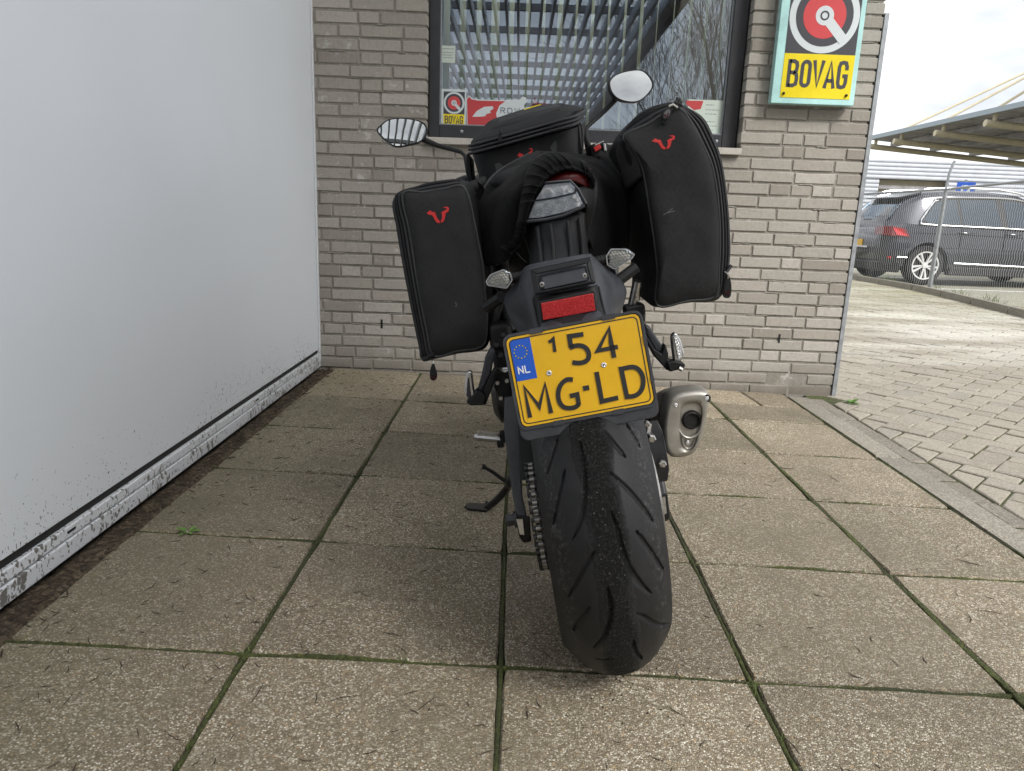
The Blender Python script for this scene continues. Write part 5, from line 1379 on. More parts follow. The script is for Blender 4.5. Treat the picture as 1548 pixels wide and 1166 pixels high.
indicator([(734, 425.5), (741, 415), (761, 407), (772, 412), (775, 424), (766, 437), (736.5, 432)], None, .02, [(766, 423, .045), (773, 421, .032), (798, 416, .03)])
indicator([(916, 387), (923.5, 376), (948.5, 376), (960, 384.5), (956.5, 391), (929, 408), (917.5, 401)], None, .02, [(926, 391, .045), (919, 392, .032), (890, 398, .03)])
# --- tail lamp, tail cowl
lp = [(797, 331), (808, 303), (823, 279), (862, 275.5), (872, 287), (883, 308), (879, 313), (852, 323.5), (800, 334)]
up = [(808, 303), (823, 279), (862, 275.5), (870, 284), (869, 291), (840, 298)]
lw = [(797, 331), (807, 305), (840, 300), (869, 293), (873, 289), (882, 308), (878, 312), (852, 322), (815, 330)]
q = MB(); q.loft([[K(x, y, .118) for x, y in lp], [K(x, y, .20) for x, y in lp]]); tl = q.build('tail_lamp', 'grey_plastic', bk, smooth=None)
cc = lambda P: (sum(p[0] for p in P)/len(P), sum(p[1] for p in P)/len(P))
for nm, P, fy in (('upper_chamber', up, .105), ('lower_chamber', lw, .112)):
    c = cc(P); sh_ = [(c[0]+(x-c[0])*.96, c[1]+(y-c[1])*.96) for x, y in P]
    q = MB(); q.prism([K(x, y, .1135) for x, y in sh_], (0, -.002, 0)); q.build(nm, 'lamp_silver', tl, smooth=None)
q = MB()
for x, y, r in ((828, 293, .0075), (846, 290, .0075), (861, 286, .006), (813, 320, .009), (829, 315, .0105), (846, 311, .0105), (862, 305, .009), (873, 301, .006)):
    c = K(x, y, .1115)
    q.lathe([(r, 0), (r*.95, -.0035), (r*.75, -.0005), (r*.55, -.003), (r*.35, -.0005), (r*.2, -.004), (.0002, -.0042)], c, (0, 1, 0), 18)
q.build('lamp_reflectors', 'lamp_silver', tl, smooth=30)
q = MB()
for P, y0_ in ((up, .099), (lw, .104)):
    c = cc(P)
    r0_ = [K(x, y, .112) for x, y in P]; r1_ = [K(x, y, y0_+.003) for x, y in P]; r2_ = [K(c[0]+(x-c[0])*.93, c[1]+(y-c[1])*.90, y0_) for x, y in P]
    q.loft([r0_, r1_, r2_], False, True)
q.build('lens', 'lens', tl, smooth=30)
q = MB(); q.tube([K(x, y, .103) for x, y in ((806, 304.5), (840, 299.5), (871, 291.5))], .0016, 6); q.tube([K(x, y, .108) for x, y in ((797, 335), (825, 332), (852, 326), (884, 311))], .0034, 6); q.tube([K(x, y, .108) for x, y in ((822, 276.5), (862, 273), (874, 286), (886, 308))], .0026, 6); q.build('lamp_bezel', 'plate_holder', tl)
q = MB(); q.patch([[K(*p) for p in r] for r in ([(828, 280, .12), (845, 275, .12), (862, 272.5, .12), (882, 281, .14), (889, 286, .16)], [(826, 268, .14), (842, 264, .13), (862, 260, .13), (882, 263, .145), (892, 270, .18)], [(822, 250, .22), (842, 246, .20), (862, 244, .20), (883, 250, .22), (893, 256, .26)])], 10, 14); q.build('tail_cowl', 'red_paint', bk, smooth=60, solid=.003)
q = MB(); q.patch([[K(*p) for p in r] for r in ([(874, 284, .118), (884, 283, .13), (897, 288, .15)], [(886, 308, .118), (895, 305, .14), (905, 303, .17)], [(884, 320, .13), (893, 335, .16), (900, 350, .2)], [(880, 345, .16), (888, 360, .18), (897, 380, .2)])], 10, 6); q.build('tail_side', 'black_plastic', bk, smooth=60, solid=.003)
q = MB(); q.patch([[K(*p) for p in r] for r in ([(792, 338, .14), (820, 336, .13), (852, 328, .13), (884, 314, .14)], [(799, 352, .14), (818, 345, .10), (852, 338, .095), (884, 326, .13)], [(802, 378, .12), (820, 372, .06), (856, 365, .055), (886, 362, .1)], [(801, 402, .08), (822, 399, .0), (858, 392, -.005), (890, 388, .06)])], 18, 18); q.build('undertail', 'black_plastic', bk, smooth=60, solid=.004)
for pts in ([(812, 345, .10), (816, 372, .055), (818, 398, .002)], [(832, 341, .085), (836, 368, .045), (838, 395, -.006)], [(858, 336, .085), (862, 364, .045), (864, 391, -.008)], [(876, 330, .11), (880, 362, .075), (882, 389, .02)]):
    q = MB(); q.tube(curve([K(x, y, f_-.004) for x, y, f_ in pts], 12), .004, 8); q.build('undertail_rib', 'black_plastic', bk)
# --- tail body, seat, tank, frame and running gear further forward
def ell(cx, cy, cz, rx, rz, n=20, p=2.6):
    return [V((cx+rx*math.copysign(abs(math.cos(a))**(2/p), math.cos(a)), cy, cz+rz*math.copysign(abs(math.sin(a))**(2/p), math.sin(a)))) for a in [k*2*PI/n for k in range(n)]]
q = MB(); q.loft([ell(0, .20, .90, .05, .03), ell(0, .22, .90, .085, .06), ell(0, .32, .88, .115, .075), ell(0, .5, .84, .13, .08), ell(0, .75, .80, .14, .08)]); q.build('tail_body', 'black_plastic', bk, smooth=60)
q = MB(); q.loft([ell(0, .24, .965, .07, .02), ell(0, .28, .975, .105, .028), ell(0, .45, .96, .13, .035), ell(0, .56, .90, .14, .04), ell(0, .78, .86, .15, .045), ell(0, .85, .87, .12, .04)]); q.build('seat', 'nylon', bk, smooth=60)
q = MB(); q.loft([ell(0, .80, .90, .08, .07), ell(0, .84, .93, .13, .09), ell(0, .98, .98, .17, .10), ell(0, 1.15, .98, .16, .10), ell(0, 1.28, .95, .10, .07)]); q.build('fuel_tank', 'paint_black', bk, smooth=60)
q = MB(); q.box((0, .80, .48), (.30, .34, .30)); q.box((0, 1.0, .56), (.34, .22, .26)); q.box((0, .86, .30), (.24, .3, .14)); q.build('engine', 'grey_paint', bk, smooth=None, bevel=.03)
q = MB(); q.lathe([(.075, 0), (.075, .05), (.05, .065)], (-.15, .68, .40), (-1, 0, 0), 24); q.build('engine_cover', 'paint_black', bk, smooth=40)
q = MB(); q.lathe([(.085, 0), (.085, .05), (.06, .065)], (.15, .84, .42), (1, 0, 0), 24); q.build('engine_cover', 'paint_black', bk, smooth=40)
for s in (-1, 1):
    q = MB(); q.tube(curve([V((s*.13, .55, .50)), V((s*.15, .60, .70)), V((s*.17, .85, .80)), V((s*.12, 1.15, .92)), V((s*.05, 1.26, .96))], 20), .028, 10); q.build('frame_spar', 'paint_black', bk)
    q = MB(); q.tube([V((s*.12, .60, .72)), V((s*.115, .40, .79)), V((s*.10, .32, .83))], .013, 10); q.tube([V((s*.12, .58, .58)), V((s*.118, .38, .72)), V((s*.11, .28, .83))], .012, 10); q.build('subframe_tube', 'grey_paint', bk)
    q = MB(); q.tube([V((s*.105, 1.30, 1.02)), V((s*.105, 1.44, .62)), V((s*.105, 1.5, .32))], [.022, .022, .027], 12); q.build('fork_leg', 'grey_paint', bk)
fw = bpy.data.objects.new('front_wheel', None); COL.objects.link(fw); fw.parent = bk
q = MB(); q.lathe([(.218, -.055), (.25, -.062), (.285, -.055), (.299, -.032), (.302, 0), (.299, .032), (.285, .055), (.25, .062), (.218, .055)], (0, 1.49, .302), (1, 0, 0), 64); q.build('tyre', 'car_tyre', fw)
wheel_rim(fw, .302, 1.49, .218, .052)
for s in (-1, 1):
    q = MB(); q.lathe([(.1, -.0025), (.155, -.0025), (.155, .0025), (.1, .0025)], (s*.075, 1.49, .302), (1, 0, 0), 48); q.build('brake_disc', 'steel', fw, smooth=30)
q = MB(); q.patch([[V((x, 1.49-.325*math.cos(a)+.0, .302+.325*math.sin(a)-abs(x)*.5)) for x in (-.07, -.035, 0, .035, .07)] for a in [math.radians(40+k*15) for k in range(8)]], 16, 8); q.build('front_mudguard', 'paint_black', bk, smooth=60, solid=.004)
q = MB(); q.loft([ell(0, 1.36, .98, .09, .10), ell(0, 1.42, .98, .11, .12), ell(0, 1.50, .95, .08, .08)]); q.build('headlamp', 'black_plastic', bk, smooth=60)
q = MB(); q.box((0, .42, .55), (.09, .08, .25)); q.tube([V((0, .36, .42)), V((0, .46, .74))], .035, 12); q.build('shock_absorber', 'grey_paint', bk, smooth=None, bevel=.01)
q = MB(); q.loft([sect(V((-.125, .02+.4, .38)), .05, .08, (0, 0, 1)), sect(V((-.13, .62, .44)), .06, .1, (0, 0, 1))]); q.loft([sect(V((.125, .3, .38)), .05, .08, (0, 0, 1)), sect(V((.13, .62, .44)), .06, .1, (0, 0, 1))]); q.box((0, .56, .44), (.3, .1, .08)); q.build('swingarm_pivot', 'grey_paint', bk, smooth=None, bevel=.008)
q = MB(); q.patch([[K(*p) for p in r] for r in ([(815, 650, .0), (870, 655, -.07), (975, 640, .02)], [(822, 600, .12), (880, 590, .06), (960, 580, .12)], [(800, 560, .3), (860, 540, .28), (940, 540, .3)])], 8, 8); q.build('rear_hugger', 'black_plastic', bk, smooth=60, solid=.004)
# left side lumps between pannier and plate: exhaust hanger, gearbox side, heel guard
q = MB(); q.box(K(757, 505, .25), (.05, .10, .06)); q.box(K(762, 540, .3), (.05, .08, .07)); q.box(K(752, 490, .3), (.07, .06, .05)); q.build('hanger_bracket', 'black_plastic', bk, smooth=None, bevel=.012)
for x, y in ((760, 506), (750, 522), (756, 537)):
    q = MB(); c = K(x, y, .19); q.lathe([(.006, .01), (.006, -.004), (.004, -.007)], c, (0, 1, 0), 8); q.build('bracket_bolt', 'grey_paint', bk, smooth=30)
q = MB(); q.loft([[K(x, y, .20) for x, y in ((746, 562), (770, 556), (776, 600), (764, 606), (756, 606), (746, 585))], [K(x, y, .32) for x, y in ((746, 562), (770, 556), (776, 600), (764, 606), (756, 606), (746, 585))]]); q.build('clutch_housing', 'black_plastic', bk, smooth=None, bevel=.008)
for x, y in ((752, 579), (766, 576), (757, 602)):
    q = MB(); q.lathe([(.0045, .008), (.0045, -.003)], K(x, y, .195), (0, 1, 0), 8); q.build('housing_bolt', 'steel', bk, smooth=None)
q = MB(); q.tube(curve([K(755, 556, .18), K(764, 562, .17), K(772, 556, .17)], 8), .0028, 6); q.tube([K(760, 558, .175), K(768, 557, .17)], .004, 8); q.build('cable_clip', 'alu', bk)
# subframe struts seen below the panniers
q = MB(); q.tube([K(760, 440, .22), K(742, 500, .24)], .010, 10); q.tube([K(755, 445, .25), K(772, 498, .27)], .012, 10); q.build('pannier_strut', 'grey_paint', bk)
q = MB(); q.tube([K(965, 425, .24), K(955, 470, .26)], .012, 10); q.build('pannier_strut', 'alu', bk)
q = MB(); q.tube([K(930, 428, .12), K(962, 404, .13)], .012, 8); q.build('support_bar', 'black_plastic', bk)
q = MB(); q.tube([K(757, 450, .12), K(735, 465, .14)], .012, 8); q.build('support_bar', 'black_plastic', bk)
q = MB(); q.box(K(958, 468, .26), (.045, .05, .025)); q.box(K(966, 476, .27), (.02, .05, .03)); q.build('mount_clamp', 'black_plastic', bk, smooth=None, bevel=.006)
# --- passenger footrests with their hangers
def hanger(paths, name, mat, r):
    q = MB()
    for p in paths: q.tube([K(*a) for a in p], r, 8)
    return q.build(name, mat, bk)
def plate_poly(pts, fy, th, name, mat, bevel=.003, dfy=0):
    q = MB(); q.prism([K(x, y, fy) for x, y in pts], (0, th, 0)); return q.build(name, mat, bk, smooth=None, bevel=bevel)
plate_poly([(742, 525), (748, 532), (746, 545), (742, 566), (731, 588), (731, 612), (724, 614), (720, 596), (727, 570), (733, 542)], .16, .03, 'footrest_hanger', 'grey_plastic', .006)
plate_poly([(748, 556), (752, 558), (745, 585), (734, 613), (728, 612), (731, 590), (742, 566)], .15, .03, 'footrest_hanger', 'black_plastic', .004)
plate_poly([(705, 606), (714, 600), (720, 590), (727, 593), (735, 600), (732, 613), (712, 614), (706, 611)], .14, .035, 'footrest_joint', 'black_plastic', .004)
plate_poly([(704, 566), (708, 561), (713, 563), (714, 570), (716, 588), (719, 600), (711, 605), (703, 598), (702, 585)], .15, .02, 'passenger_footrest', 'alu', .004)
plate_poly([(707, 572), (709, 572), (712, 600), (709, 603), (705, 598)], .146, .004, 'footrest_rubber', 'grey_plastic', .001)
plate_poly([(974, 489), (983, 495), (1003, 525), (1000, 538), (990, 530), (976, 505)], .16, .03, 'footrest_hanger', 'grey_plastic', .006)
plate_poly([(978, 508), (990, 528), (1000, 535), (1006, 520), (1011, 536), (1010, 543), (1024, 549), (1013, 562), (1008, 560), (990, 540), (979, 520)], .15, .03, 'footrest_hanger', 'black_plastic', .004)
plate_poly([(1008, 548), (1020, 546), (1034, 549), (1037, 553), (1034, 558), (1012, 563)], .14, .03, 'footrest_joint', 'black_plastic', .004)
plate_poly([(1015, 510), (1019, 503.5), (1024, 505), (1030, 516), (1035, 534), (1034, 542), (1026, 549), (1019, 546), (1017, 530)], .15, .02, 'passenger_footrest', 'alu', .004)
plate_poly([(1019, 510), (1023, 508), (1030, 526), (1031, 540), (1026, 544), (1022, 528)], .146, .004, 'footrest_rubber', 'silver', .001)
q = MB(); q.tube([K(1026, 556, .14), K(1031, 559, .14)], .005, 8); q.build('footrest_pin', 'steel', bk)
# --- rider's left peg and the side stand
q = MB(); a, b_ = K(717, 660, .55), K(762, 664, .55); d = b_-a
q.tube([a, a+d*.12, a+d*.7, b_], [.006, .010, .012, .012], 10)
for k in range(13): q.box(a+d*(.14+.055*k)+V((0, 0, .011)), (.0028, .026, .006))
q.build('rider_footrest', 'alu', bk, smooth=None)
q = MB(); q.box(K(757, 670, .55), (.02, .03, .02)); q.box(K(761, 660, .55), (.02, .03, .03)); q.build('footrest_mount', 'black_plastic', bk, smooth=None, bevel=.004)
ft = BMI @ V((*grd(716, 769)[:2], gz(-.1)+.008)) ; fyf = ft.y
pv = K(773, 722, fyf-.10)
q = MB(); q.tube(curve([ft+V((.045, .01, .004)), K(735, 768, fyf), K(752, 755, fyf-.03), K(768, 736, fyf-.06), pv, V((-.12, fyf-.02, .28))], 22), [.0085]*4+[.011]*18, 10)
q.build('side_stand', 'paint_black', bk)
fb = MB(); w0 = BM @ ft
pad = [w0+V((x, y, 0)) for x, y in ((-.018, -.02), (.04, -.025), (.055, 0), (.04, .025), (-.018, .02), (-.028, 0))]
fb.loft([[BMI @ V((p.x, p.y, gz(p.x)+.0005)) for p in pad], [BMI @ V((p.x, p.y, gz(p.x)+.010)) for p in pad]]); fb.build('stand_foot', 'paint_black', bk, smooth=None, bevel=.003)
q = MB(); q.tube([K(731, 706, fyf-.06), K(745, 714, fyf-.06), K(764, 728, fyf-.06)], [.0045, .0055, .0055], 8); q.tube([K(729, 705, fyf-.06), K(734, 707, fyf-.06)], .007, 8); q.build('stand_prod', 'paint_black', bk)
# --- silencer
cap = [(1009.5, 609), (1021.5, 596.5), (1042, 591), (1065, 590.5), (1072, 597.5), (1069, 628), (1061, 665), (1048.5, 685.5), (1028, 692.5), (1013, 690), (1005, 675), (1003.5, 642)]
def rcap(s, fy, dx=0, dz=0):
    c = cc(cap); P = curve([V((c[0]+(x-c[0])*s, c[1]+(y-c[1])*s, 0)) for x, y in cap], 60, True)
    return [K(p.x, p.y, .10)+V((dx, fy-.10, dz)) for p in P]
mf = bpy.data.objects.new('silencer', None); COL.objects.link(mf); mf.parent = bk
q = MB(); q.loft([rcap(.86, .094), rcap(.93, .0955), rcap(.985, .101), rcap(1.0, .112), rcap(1.0, .15)], False, False)
# face plate with a hole for the tailpipe recess
fr_ = rcap(.86, .094)
rc = [V((x, y, 0)) for x, y in ((1031, 612), (1038, 607.5), (1052, 606.5), (1060, 612), (1062, 625), (1059, 645), (1053, 668), (1046, 680), (1036, 682), (1029, 674), (1027, 655), (1028, 630))]
rp_ = curve(rc, 60, True)
# align start points by angle round the recess centre
cR = cc([(p.x, p.y) for p in rc]); c3 = K(*cR, .094)
def byang(P):
    return sorted(P, key=lambda p: math.atan2(p.z-c3.z, p.x-c3.x))
A_ = byang(fr_); B_ = byang([K(p.x, p.y, .0945) for p in rp_]); C_ = byang([K(cR[0]+(p.x-cR[0])*.93, cR[1]+(p.y-cR[1])*.93, .0995) for p in rp_]); D_ = byang([K(cR[0]+(p.x-cR[0])*.9, cR[1]+(p.y-cR[1])*.9, .102) for p in rp_])
q.loft([A_, [a.lerp(b_, .5)+V((0, -.0012, 0)) for a, b_ in zip(A_, B_)], B_, C_, D_], False, True)
q.build('end_cap', 'muffler', mf, smooth=50)
q = MB()
ax = V((.06, 1, -.27))
bodyr = [[p+ax*t for p in rcap(s, .15)] for s, t in ((.93, 0), (.93, .01), (1.0, .012), (1.02, .1), (1.0, .22), (.85, .30), (.5, .36))]
q.loft([rcap(.93, .148)]+bodyr); q.build('can', 'muffler_body', mf, smooth=50)
q = MB(); c = K(1045.5, 635, .10); q.lathe([(.0172, .04), (.0172, -.004), (.0160, -.0062), (.0150, -.004), (.0148, .05)], c, (0, 1, 0), 36, caps=False); q.build('tailpipe', 'muffler_body', mf, smooth=50)
q = MB(); q.lathe([(.0208, .0), (.0208, -.0008)], c+V((0, .001, 0)), (0, 1, 0), 36); q.build('pipe_recess', 'soot', mf, smooth=None)
q = MB(); q.lathe([(.0149, .006), (.0149, .007)], c, (0, 1, 0), 24); q.build('pipe_bore', 'soot', mf, smooth=None)
q = MB(); q.tube(curve([K(x, y, .0965) for x, y in ((1026, 650), (1033, 659), (1043, 662), (1054, 657), (1061, 645))], 20), .0026, 6); q.tube(curve([K(x, y, .0985) for x, y in ((1031, 660), (1033, 672), (1039, 678), (1046, 675), (1051, 664))], 20), .0016, 6); q.build('spark_arrester_rim', 'muffler', mf)
for x, y in ((1021, 612), (1068, 602)):
    q = MB(); c = K(x, y, .0975); q.lathe([(.0082, .0), (.0082, -.0032)], c, (0, 1, 0), 18); q.build('bolt_seat', 'soot', mf, smooth=None)
    q = MB(); q.lathe([(.0046, .002), (.0046, -.004), (.0036, -.0052)], c, (0, 1, 0), 16); q.build('cap_bolt', 'silver', mf)
q = MB(); c = K(1039, 669, .099); q.lathe([(.0042, .003), (.0042, -.003), (.003, -.004)], c, (0, 1, 0), 16); q.build('cap_bolt', 'silver', mf)
q = MB(); q.tube([K(1005, 640, .4), K(975, 640, .5), V((.13, .7, .35))], .022, 10); q.build('link_pipe', 'muffler_body', mf)
# --- handlebar, mirrors, switches
q = MB(); q.tube(curve([V((-.36, .95, .985)), V((-.22, 1.02, 1.02)), V((-.10, 1.12, 1.045)), V((.10, 1.12, 1.045)), V((.22, 1.02, 1.05)), V((.37, .93, 1.045))], 30), .011, 10); q.build('handlebar', 'paint_black', bk)
for s in (-1, 1):
    q = MB(); a, b_ = (V((.24, 1.0, 1.048)), V((.37, .93, 1.045))) if s > 0 else (V((-.25, 1.01, 1.012)), V((-.36, .95, .985))); q.tube([a, a.lerp(b_, .05), a.lerp(b_, .5), b_], [.021, .017, .0165, .018], 14); q.build('grip', 'car_tyre', bk)
    q = MB(); q.tube([V((s*.20, 1.06, 1.04)), V((s*.30, 1.05, 1.045 if s > 0 else .99)), V((s*.36, 1.0, 1.035 if s > 0 else .97))], [.008, .007, .006], 8); q.build('lever', 'alu' if s > 0 else 'paint_black', bk)
sw = MB(); sw.box(K(906, 231, .96), (.05, .05, .055)); sw.build('switch_housing', 'black_plastic', bk, smooth=None, bevel=.008)
q = MB(); q.box(K(903, 224, .925), (.022, .012, .014), Matrix.Rotation(-.35, 3, 'Y')); q.build('kill_switch', 'red', bk, smooth=None, bevel=.003)
q = MB(); q.box(K(906, 217, .925), (.03, .01, .004), Matrix.Rotation(-.3, 3, 'Y')); q.box(K(914, 223, .925), (.008, .016, .022)); q.build('switch_collar', 'alu', bk, smooth=None, bevel=.002)
sw = MB(); sw.loft([[K(x, y, .90) for x, y in ((688, 270), (705, 264), (710, 272), (697, 277))], [K(x, y, .99) for x, y in ((688, 270), (705, 264), (710, 272), (697, 277))]]); sw.build('clutch_perch', 'grey_paint', bk, smooth=None, bevel=.006)
MRAD = 1.1                                              # the glass is convex
def mirror(out, fy, nrm, stem, rs):
    t = bpy.data.objects.new('mirror', None); COL.objects.link(t); t.parent = bk
    n_ = (BMI.to_3x3() @ V(nrm)).normalized(); c = cc(out); C = K(*c, fy)
    pts = curve([KP(x, y, C, n_) for x, y in out], 48, True)
    cm = sum(pts, V())/len(pts)
    q = MB(); q.loft([[cm+(p-cm)*.55-n_*.034 for p in pts], [cm+(p-cm)*.88-n_*.026 for p in pts], [cm+(p-cm)*1.0-n_*.010 for p in pts], [p.copy() for p in pts], [cm+(p-cm)*.955+n_*.001 for p in pts], [cm+(p-cm)*.925-n_*.002 for p in pts]]); q.build('mirror_shell', 'black_plastic', t, smooth=50)
    rings = []; rm_ = max((p-cm).length for p in pts)*.935
    for f_ in (.935, .85, .7, .5, .3, .12, .02): rings.append([cm+(p-cm)*f_+n_*(.0004-.0022+(rm_*rm_-((p-cm).length*f_)**2)/(2*MRAD)*.6) for p in pts])
    q = MB(); q.loft(rings, False, True); q.build('mirror_glass', 'mirror', t, smooth=80)
    q = MB(); q.tube([K(*p) for p in stem], rs, 12); q.build('mirror_stem', 'black_plastic', t)
Z1 = lambda x, y: (560+x/4.86, 80+y/4.86); Z3 = lambda x, y: (860+x/4.86, 90+y/4.86)
mirror([Z1(*p) for p in ((45, 565), (75, 530), (130, 490), (230, 478), (350, 495), (405, 525), (420, 580), (375, 650), (260, 682), (180, 688), (125, 655), (70, 605))], .98, (.115, -.96, .25),
       [(637, 210, 1.0), (642, 212, 1.0), (661, 220, .99), (697, 230, .98), (703, 236, .97), (706, 252, .96), (709, 266, .96), (712, 276, .97)], [.010, .009, .0075, .006, .006, .007, .008, .009])
mirror([Z3(*p) for p in ((295, 175), (310, 140), (350, 108), (430, 83), (530, 75), (590, 112), (625, 180), (600, 240), (525, 305), (445, 315), (360, 290), (312, 240))], .98, (.37, -.91, .20),
       [(931, 148, 1.0), (924, 157, 1.0), (908, 174, .99), (890, 190, .98), (886, 196, .97), (886, 208, .96), (889, 222, .96), (891, 234, .97)], [.011, .009, .0065, .006, .006, .009, .010, .009])

# ================================================================== LUGGAGE
def bvh(mb): return BVHTree.FromPolygons([V(p) for p in mb.v], mb.f)
def onto(tree, x, y, off=.0006):
    o = BMI @ CC; d = (BMI.to_3x3() @ ray(x, y)).normalized(); h = tree.ray_cast(o, d)
    return (h[0]-d*off) if h[0] else None
EML = [[(257, 214), (276, 199), (284, 207), (301, 209), (303, 217), (312, 240), (326, 257), (322, 267), (308, 262), (297, 243), (286, 224), (268, 222)],
       [(341, 184), (362, 180), (373, 187), (371, 204), (356, 213), (352, 238), (346, 256), (331, 266), (331, 254), (337, 240), (337, 222), (333, 212), (344, 203), (360, 197), (362, 190)]]
def emblem(tree, par, fx_, off=.0008):
    q = MB()
    for P in EML:
        pts = [onto(tree, *fx_(x, y), off) for x, y in P]
        if all(pts): q.prism(pts, (0, .002, 0))
    if q.v: q.build('bull_emblem', 'red', par, smooth=None)
def pannier(name, label, F, G, fF, zips, nseam, emb, back=.62):
    t = thing(name, label, 'pannier', matrix=BM, group='panniers strapped to the motorcycle')
    n = 84
    Fp = curve([K(x, y, fF) for x, y in F], n, True); Gp = curve([K(*p) for p in G], n, True)
    c = sum(Fp, V())/n
    q = MB(); rings = []
    for s in (0.02, .12, .25, .38, .5, .62, .72, .80, .87, .92, .97, 1.0):
        b_ = .014*(1-s**9)
        rings.append([c+(p-c)*s+V((0, -b_+.0045*mnoise.noise((c+(p-c)*s)*9)+.002*mnoise.noise((c+(p-c)*s)*28), 0)) for p in Fp])
    q.loft(rings, True, False); face = q; q.build('rear_panel', 'cordura', t, smooth=60)
    tree = bvh(q)
    cg = sum(Gp, V())/n; q = MB()
    mid = [a.lerp(b_, .5)+V((0, -.002, 0)) for a, b_ in zip(Fp, Gp)]
    H = [V((cg.x+(p.x-cg.x)*.985, max(p.y+.12, .46), cg.z+(p.z-cg.z)*.985)) for p in Gp]; H2 = [V((cg.x+(p.x-cg.x)*.93, back-.05, cg.z+(p.z-cg.z)*.93)) for p in Gp]; H3 = [V((cg.x+(p.x-cg.x)*.7, back, cg.z+(p.z-cg.z)*.75)) for p in Gp]
    q.loft([Fp, mid, Gp, [g_.lerp(h_, .3) for g_, h_ in zip(Gp, H)], H, H2, H3], False, True); q.build('bag_body', 'nylon', t, smooth=60)
    q = MB(); q.tube(Fp+[Fp[0]], .0026, 8, False); q.build('piping', 'piping', t)
    for (i0, i1, tt, r) in zips:
        ks = [k % n for k in range(int(i0*n/len(F)), int(i1*n/len(F))+1)]
        q = MB(); pts = [Fp[k].lerp(Gp[k], tt)+V((0, -.0025, 0)) for k in ks]; q.tube(pts, r, 6)
        q.build('zip_track' if r < .0032 else 'zip_flap', 'zip' if r < .0032 else 'nylon', t)
    emblem(tree, t, emb)
    return t, tree, Fp, Gp
FL = [(609, 294), (640, 291), (672, 286), (697, 281), (708, 297), (717, 336), (729, 397), (733, 440), (736, 493), (729, 523), (692, 531), (656, 538), (645, 500), (630, 420), (619, 350)]
GLp = [(595, 300, .235), (634, 280, .24), (672, 272, .24), (699, 272, .26), (716, 285, .32), (728, 330, .36), (738, 397, .36), (742, 440, .36), (743, 493, .32), (733, 527, .25), (692, 535, .235), (641, 544, .225), (632, 520, .225), (612, 420, .225), (599, 345, .225)]
pL, trL, FpL, GpL = pannier('pannier', 'lower black fabric pannier on the left side of the motorcycle, with red bull emblem', FL, GLp, .20,
    [(11.2, 15.0, .28, .003), (11.2, 15.0, .5, .0036), (11.2, 15.0, .74, .003), (0, 3, .4, .003), (0, 3, .75, .0036)], 15, lambda x, y: (570+x/3.43, 260+y/3.43))
FR_ = [(942, 206), (979, 188), (1003, 173), (1028, 165), (1047, 189), (1062, 218), (1076, 250), (1084, 292), (1088, 345), (1087, 400), (1081, 447), (1040, 455), (994, 462), (994, 413), (989, 365), (981, 312), (972, 258), (958, 226)]
GR_ = [(938, 208, .3), (962, 175, .25), (990, 160, .24), (1022, 157, .24), (1060, 175, .235), (1078, 205, .23), (1090, 238, .225), (1098, 285, .225), (1103, 340, .225), (1103, 398, .225), (1088, 451, .23), (1040, 458, .235), (988, 464, .27), (976, 437, .34), (968, 374, .36), (958, 314, .38), (944, 265, .40), (934, 232, .38)]
pR, trR, FpR, GpR = pannier('pannier', 'higher black fabric pannier on the right side of the motorcycle, beside the wall sign', FR_, GR_, .20,
    [(3.1, 10, .25, .003), (3.1, 10, .5, .0038), (3.1, 10, .78, .003), (0.2, 3, .3, .003), (.2, 3, .62, .0036), (.2, 3, .85, .003)], 18, lambda x, y: (985.5+(x-257)*.3017, 204.5+(y-180)*.25))
q = MB(); q.patch([[K(*p)+V((-.0012, -.001, 0)) for p in r] for r in ([(944, 209, .206), (955, 224, .204), (964, 241, .204), (970.5, 267, .204)], [(940, 210, .25), (947, 228, .29), (955, 250, .30), (960, 277, .29)], [(937, 211, .31), (933, 232, .38), (940, 261, .40), (947, 288, .386)])], 10, 12); q.build('side_panel', 'softshell', pR, smooth=60, solid=.002)
def zip_pull(par, pts, fy, face, ring_pts, th=.004, outline='tag_grey'):
    q = MB(); P = curve([K(x, y, fy) for x, y in pts], 28, True); q.prism(P, (0, th, 0)); o = q.build('zip_pull', 'black_plastic', par, smooth=None, bevel=.001)
    c = sum(P, V())/len(P); q = MB(); q.prism([c+(p-c)*.72+V((0, -.0004, 0)) for p in P], (0, .0006, 0)); q.build('pull_face', face, o, smooth=None)
    q = MB(); q.tube([K(*p) for p in ring_pts], .0022, 6); q.build('pull_ring', 'steel', o)
    return o, c
o, c = zip_pull(pL, [(651, 556), (655, 549), (658, 556), (661, 568), (658, 575), (652, 575), (649.5, 568)], .205, 'nylon', [(654, 540, .21), (655, 550, .205)])
q = MB()
for P in EML: q.prism([K(650.5+(x-257)*.075, 567.5+(y-180)*.072, .2035) for x, y in P], (0, .001, 0))
q.build('pull_emblem', 'red_paint', o, smooth=None)
q = MB(); q.tube(curve([K(641, 543, .215), K(648, 541, .205), K(653, 537, .2), K(656, 533, .2)], 8), .006, 8); q.build('zip_end_flap', 'nylon', pL)
o, c = zip_pull(pR, [(1096, 424), (1099, 417), (1103, 418), (1106, 432), (1105, 447), (1100, 451), (1093, 447)], .20, 'nylon', [(1096, 411, .2), (1101, 415, .195), (1100, 421, .2)])
q = MB()
for P in EML: q.prism([K(1094.5+(x-257)*.08, 439+(y-180)*.08, .1985) for x, y in P], (0, .001, 0))
q.build('pull_emblem', 'red_paint', o, smooth=None)
q = MB(); q.tube([K(1092, 408, .21), K(1098, 412, .2), K(1105, 402, .21)], .004, 8); q.tube([K(1086, 430, .205), K(1082, 449, .2)], .005, 8); q.build('zip_end_flap', 'black_plastic', pR)
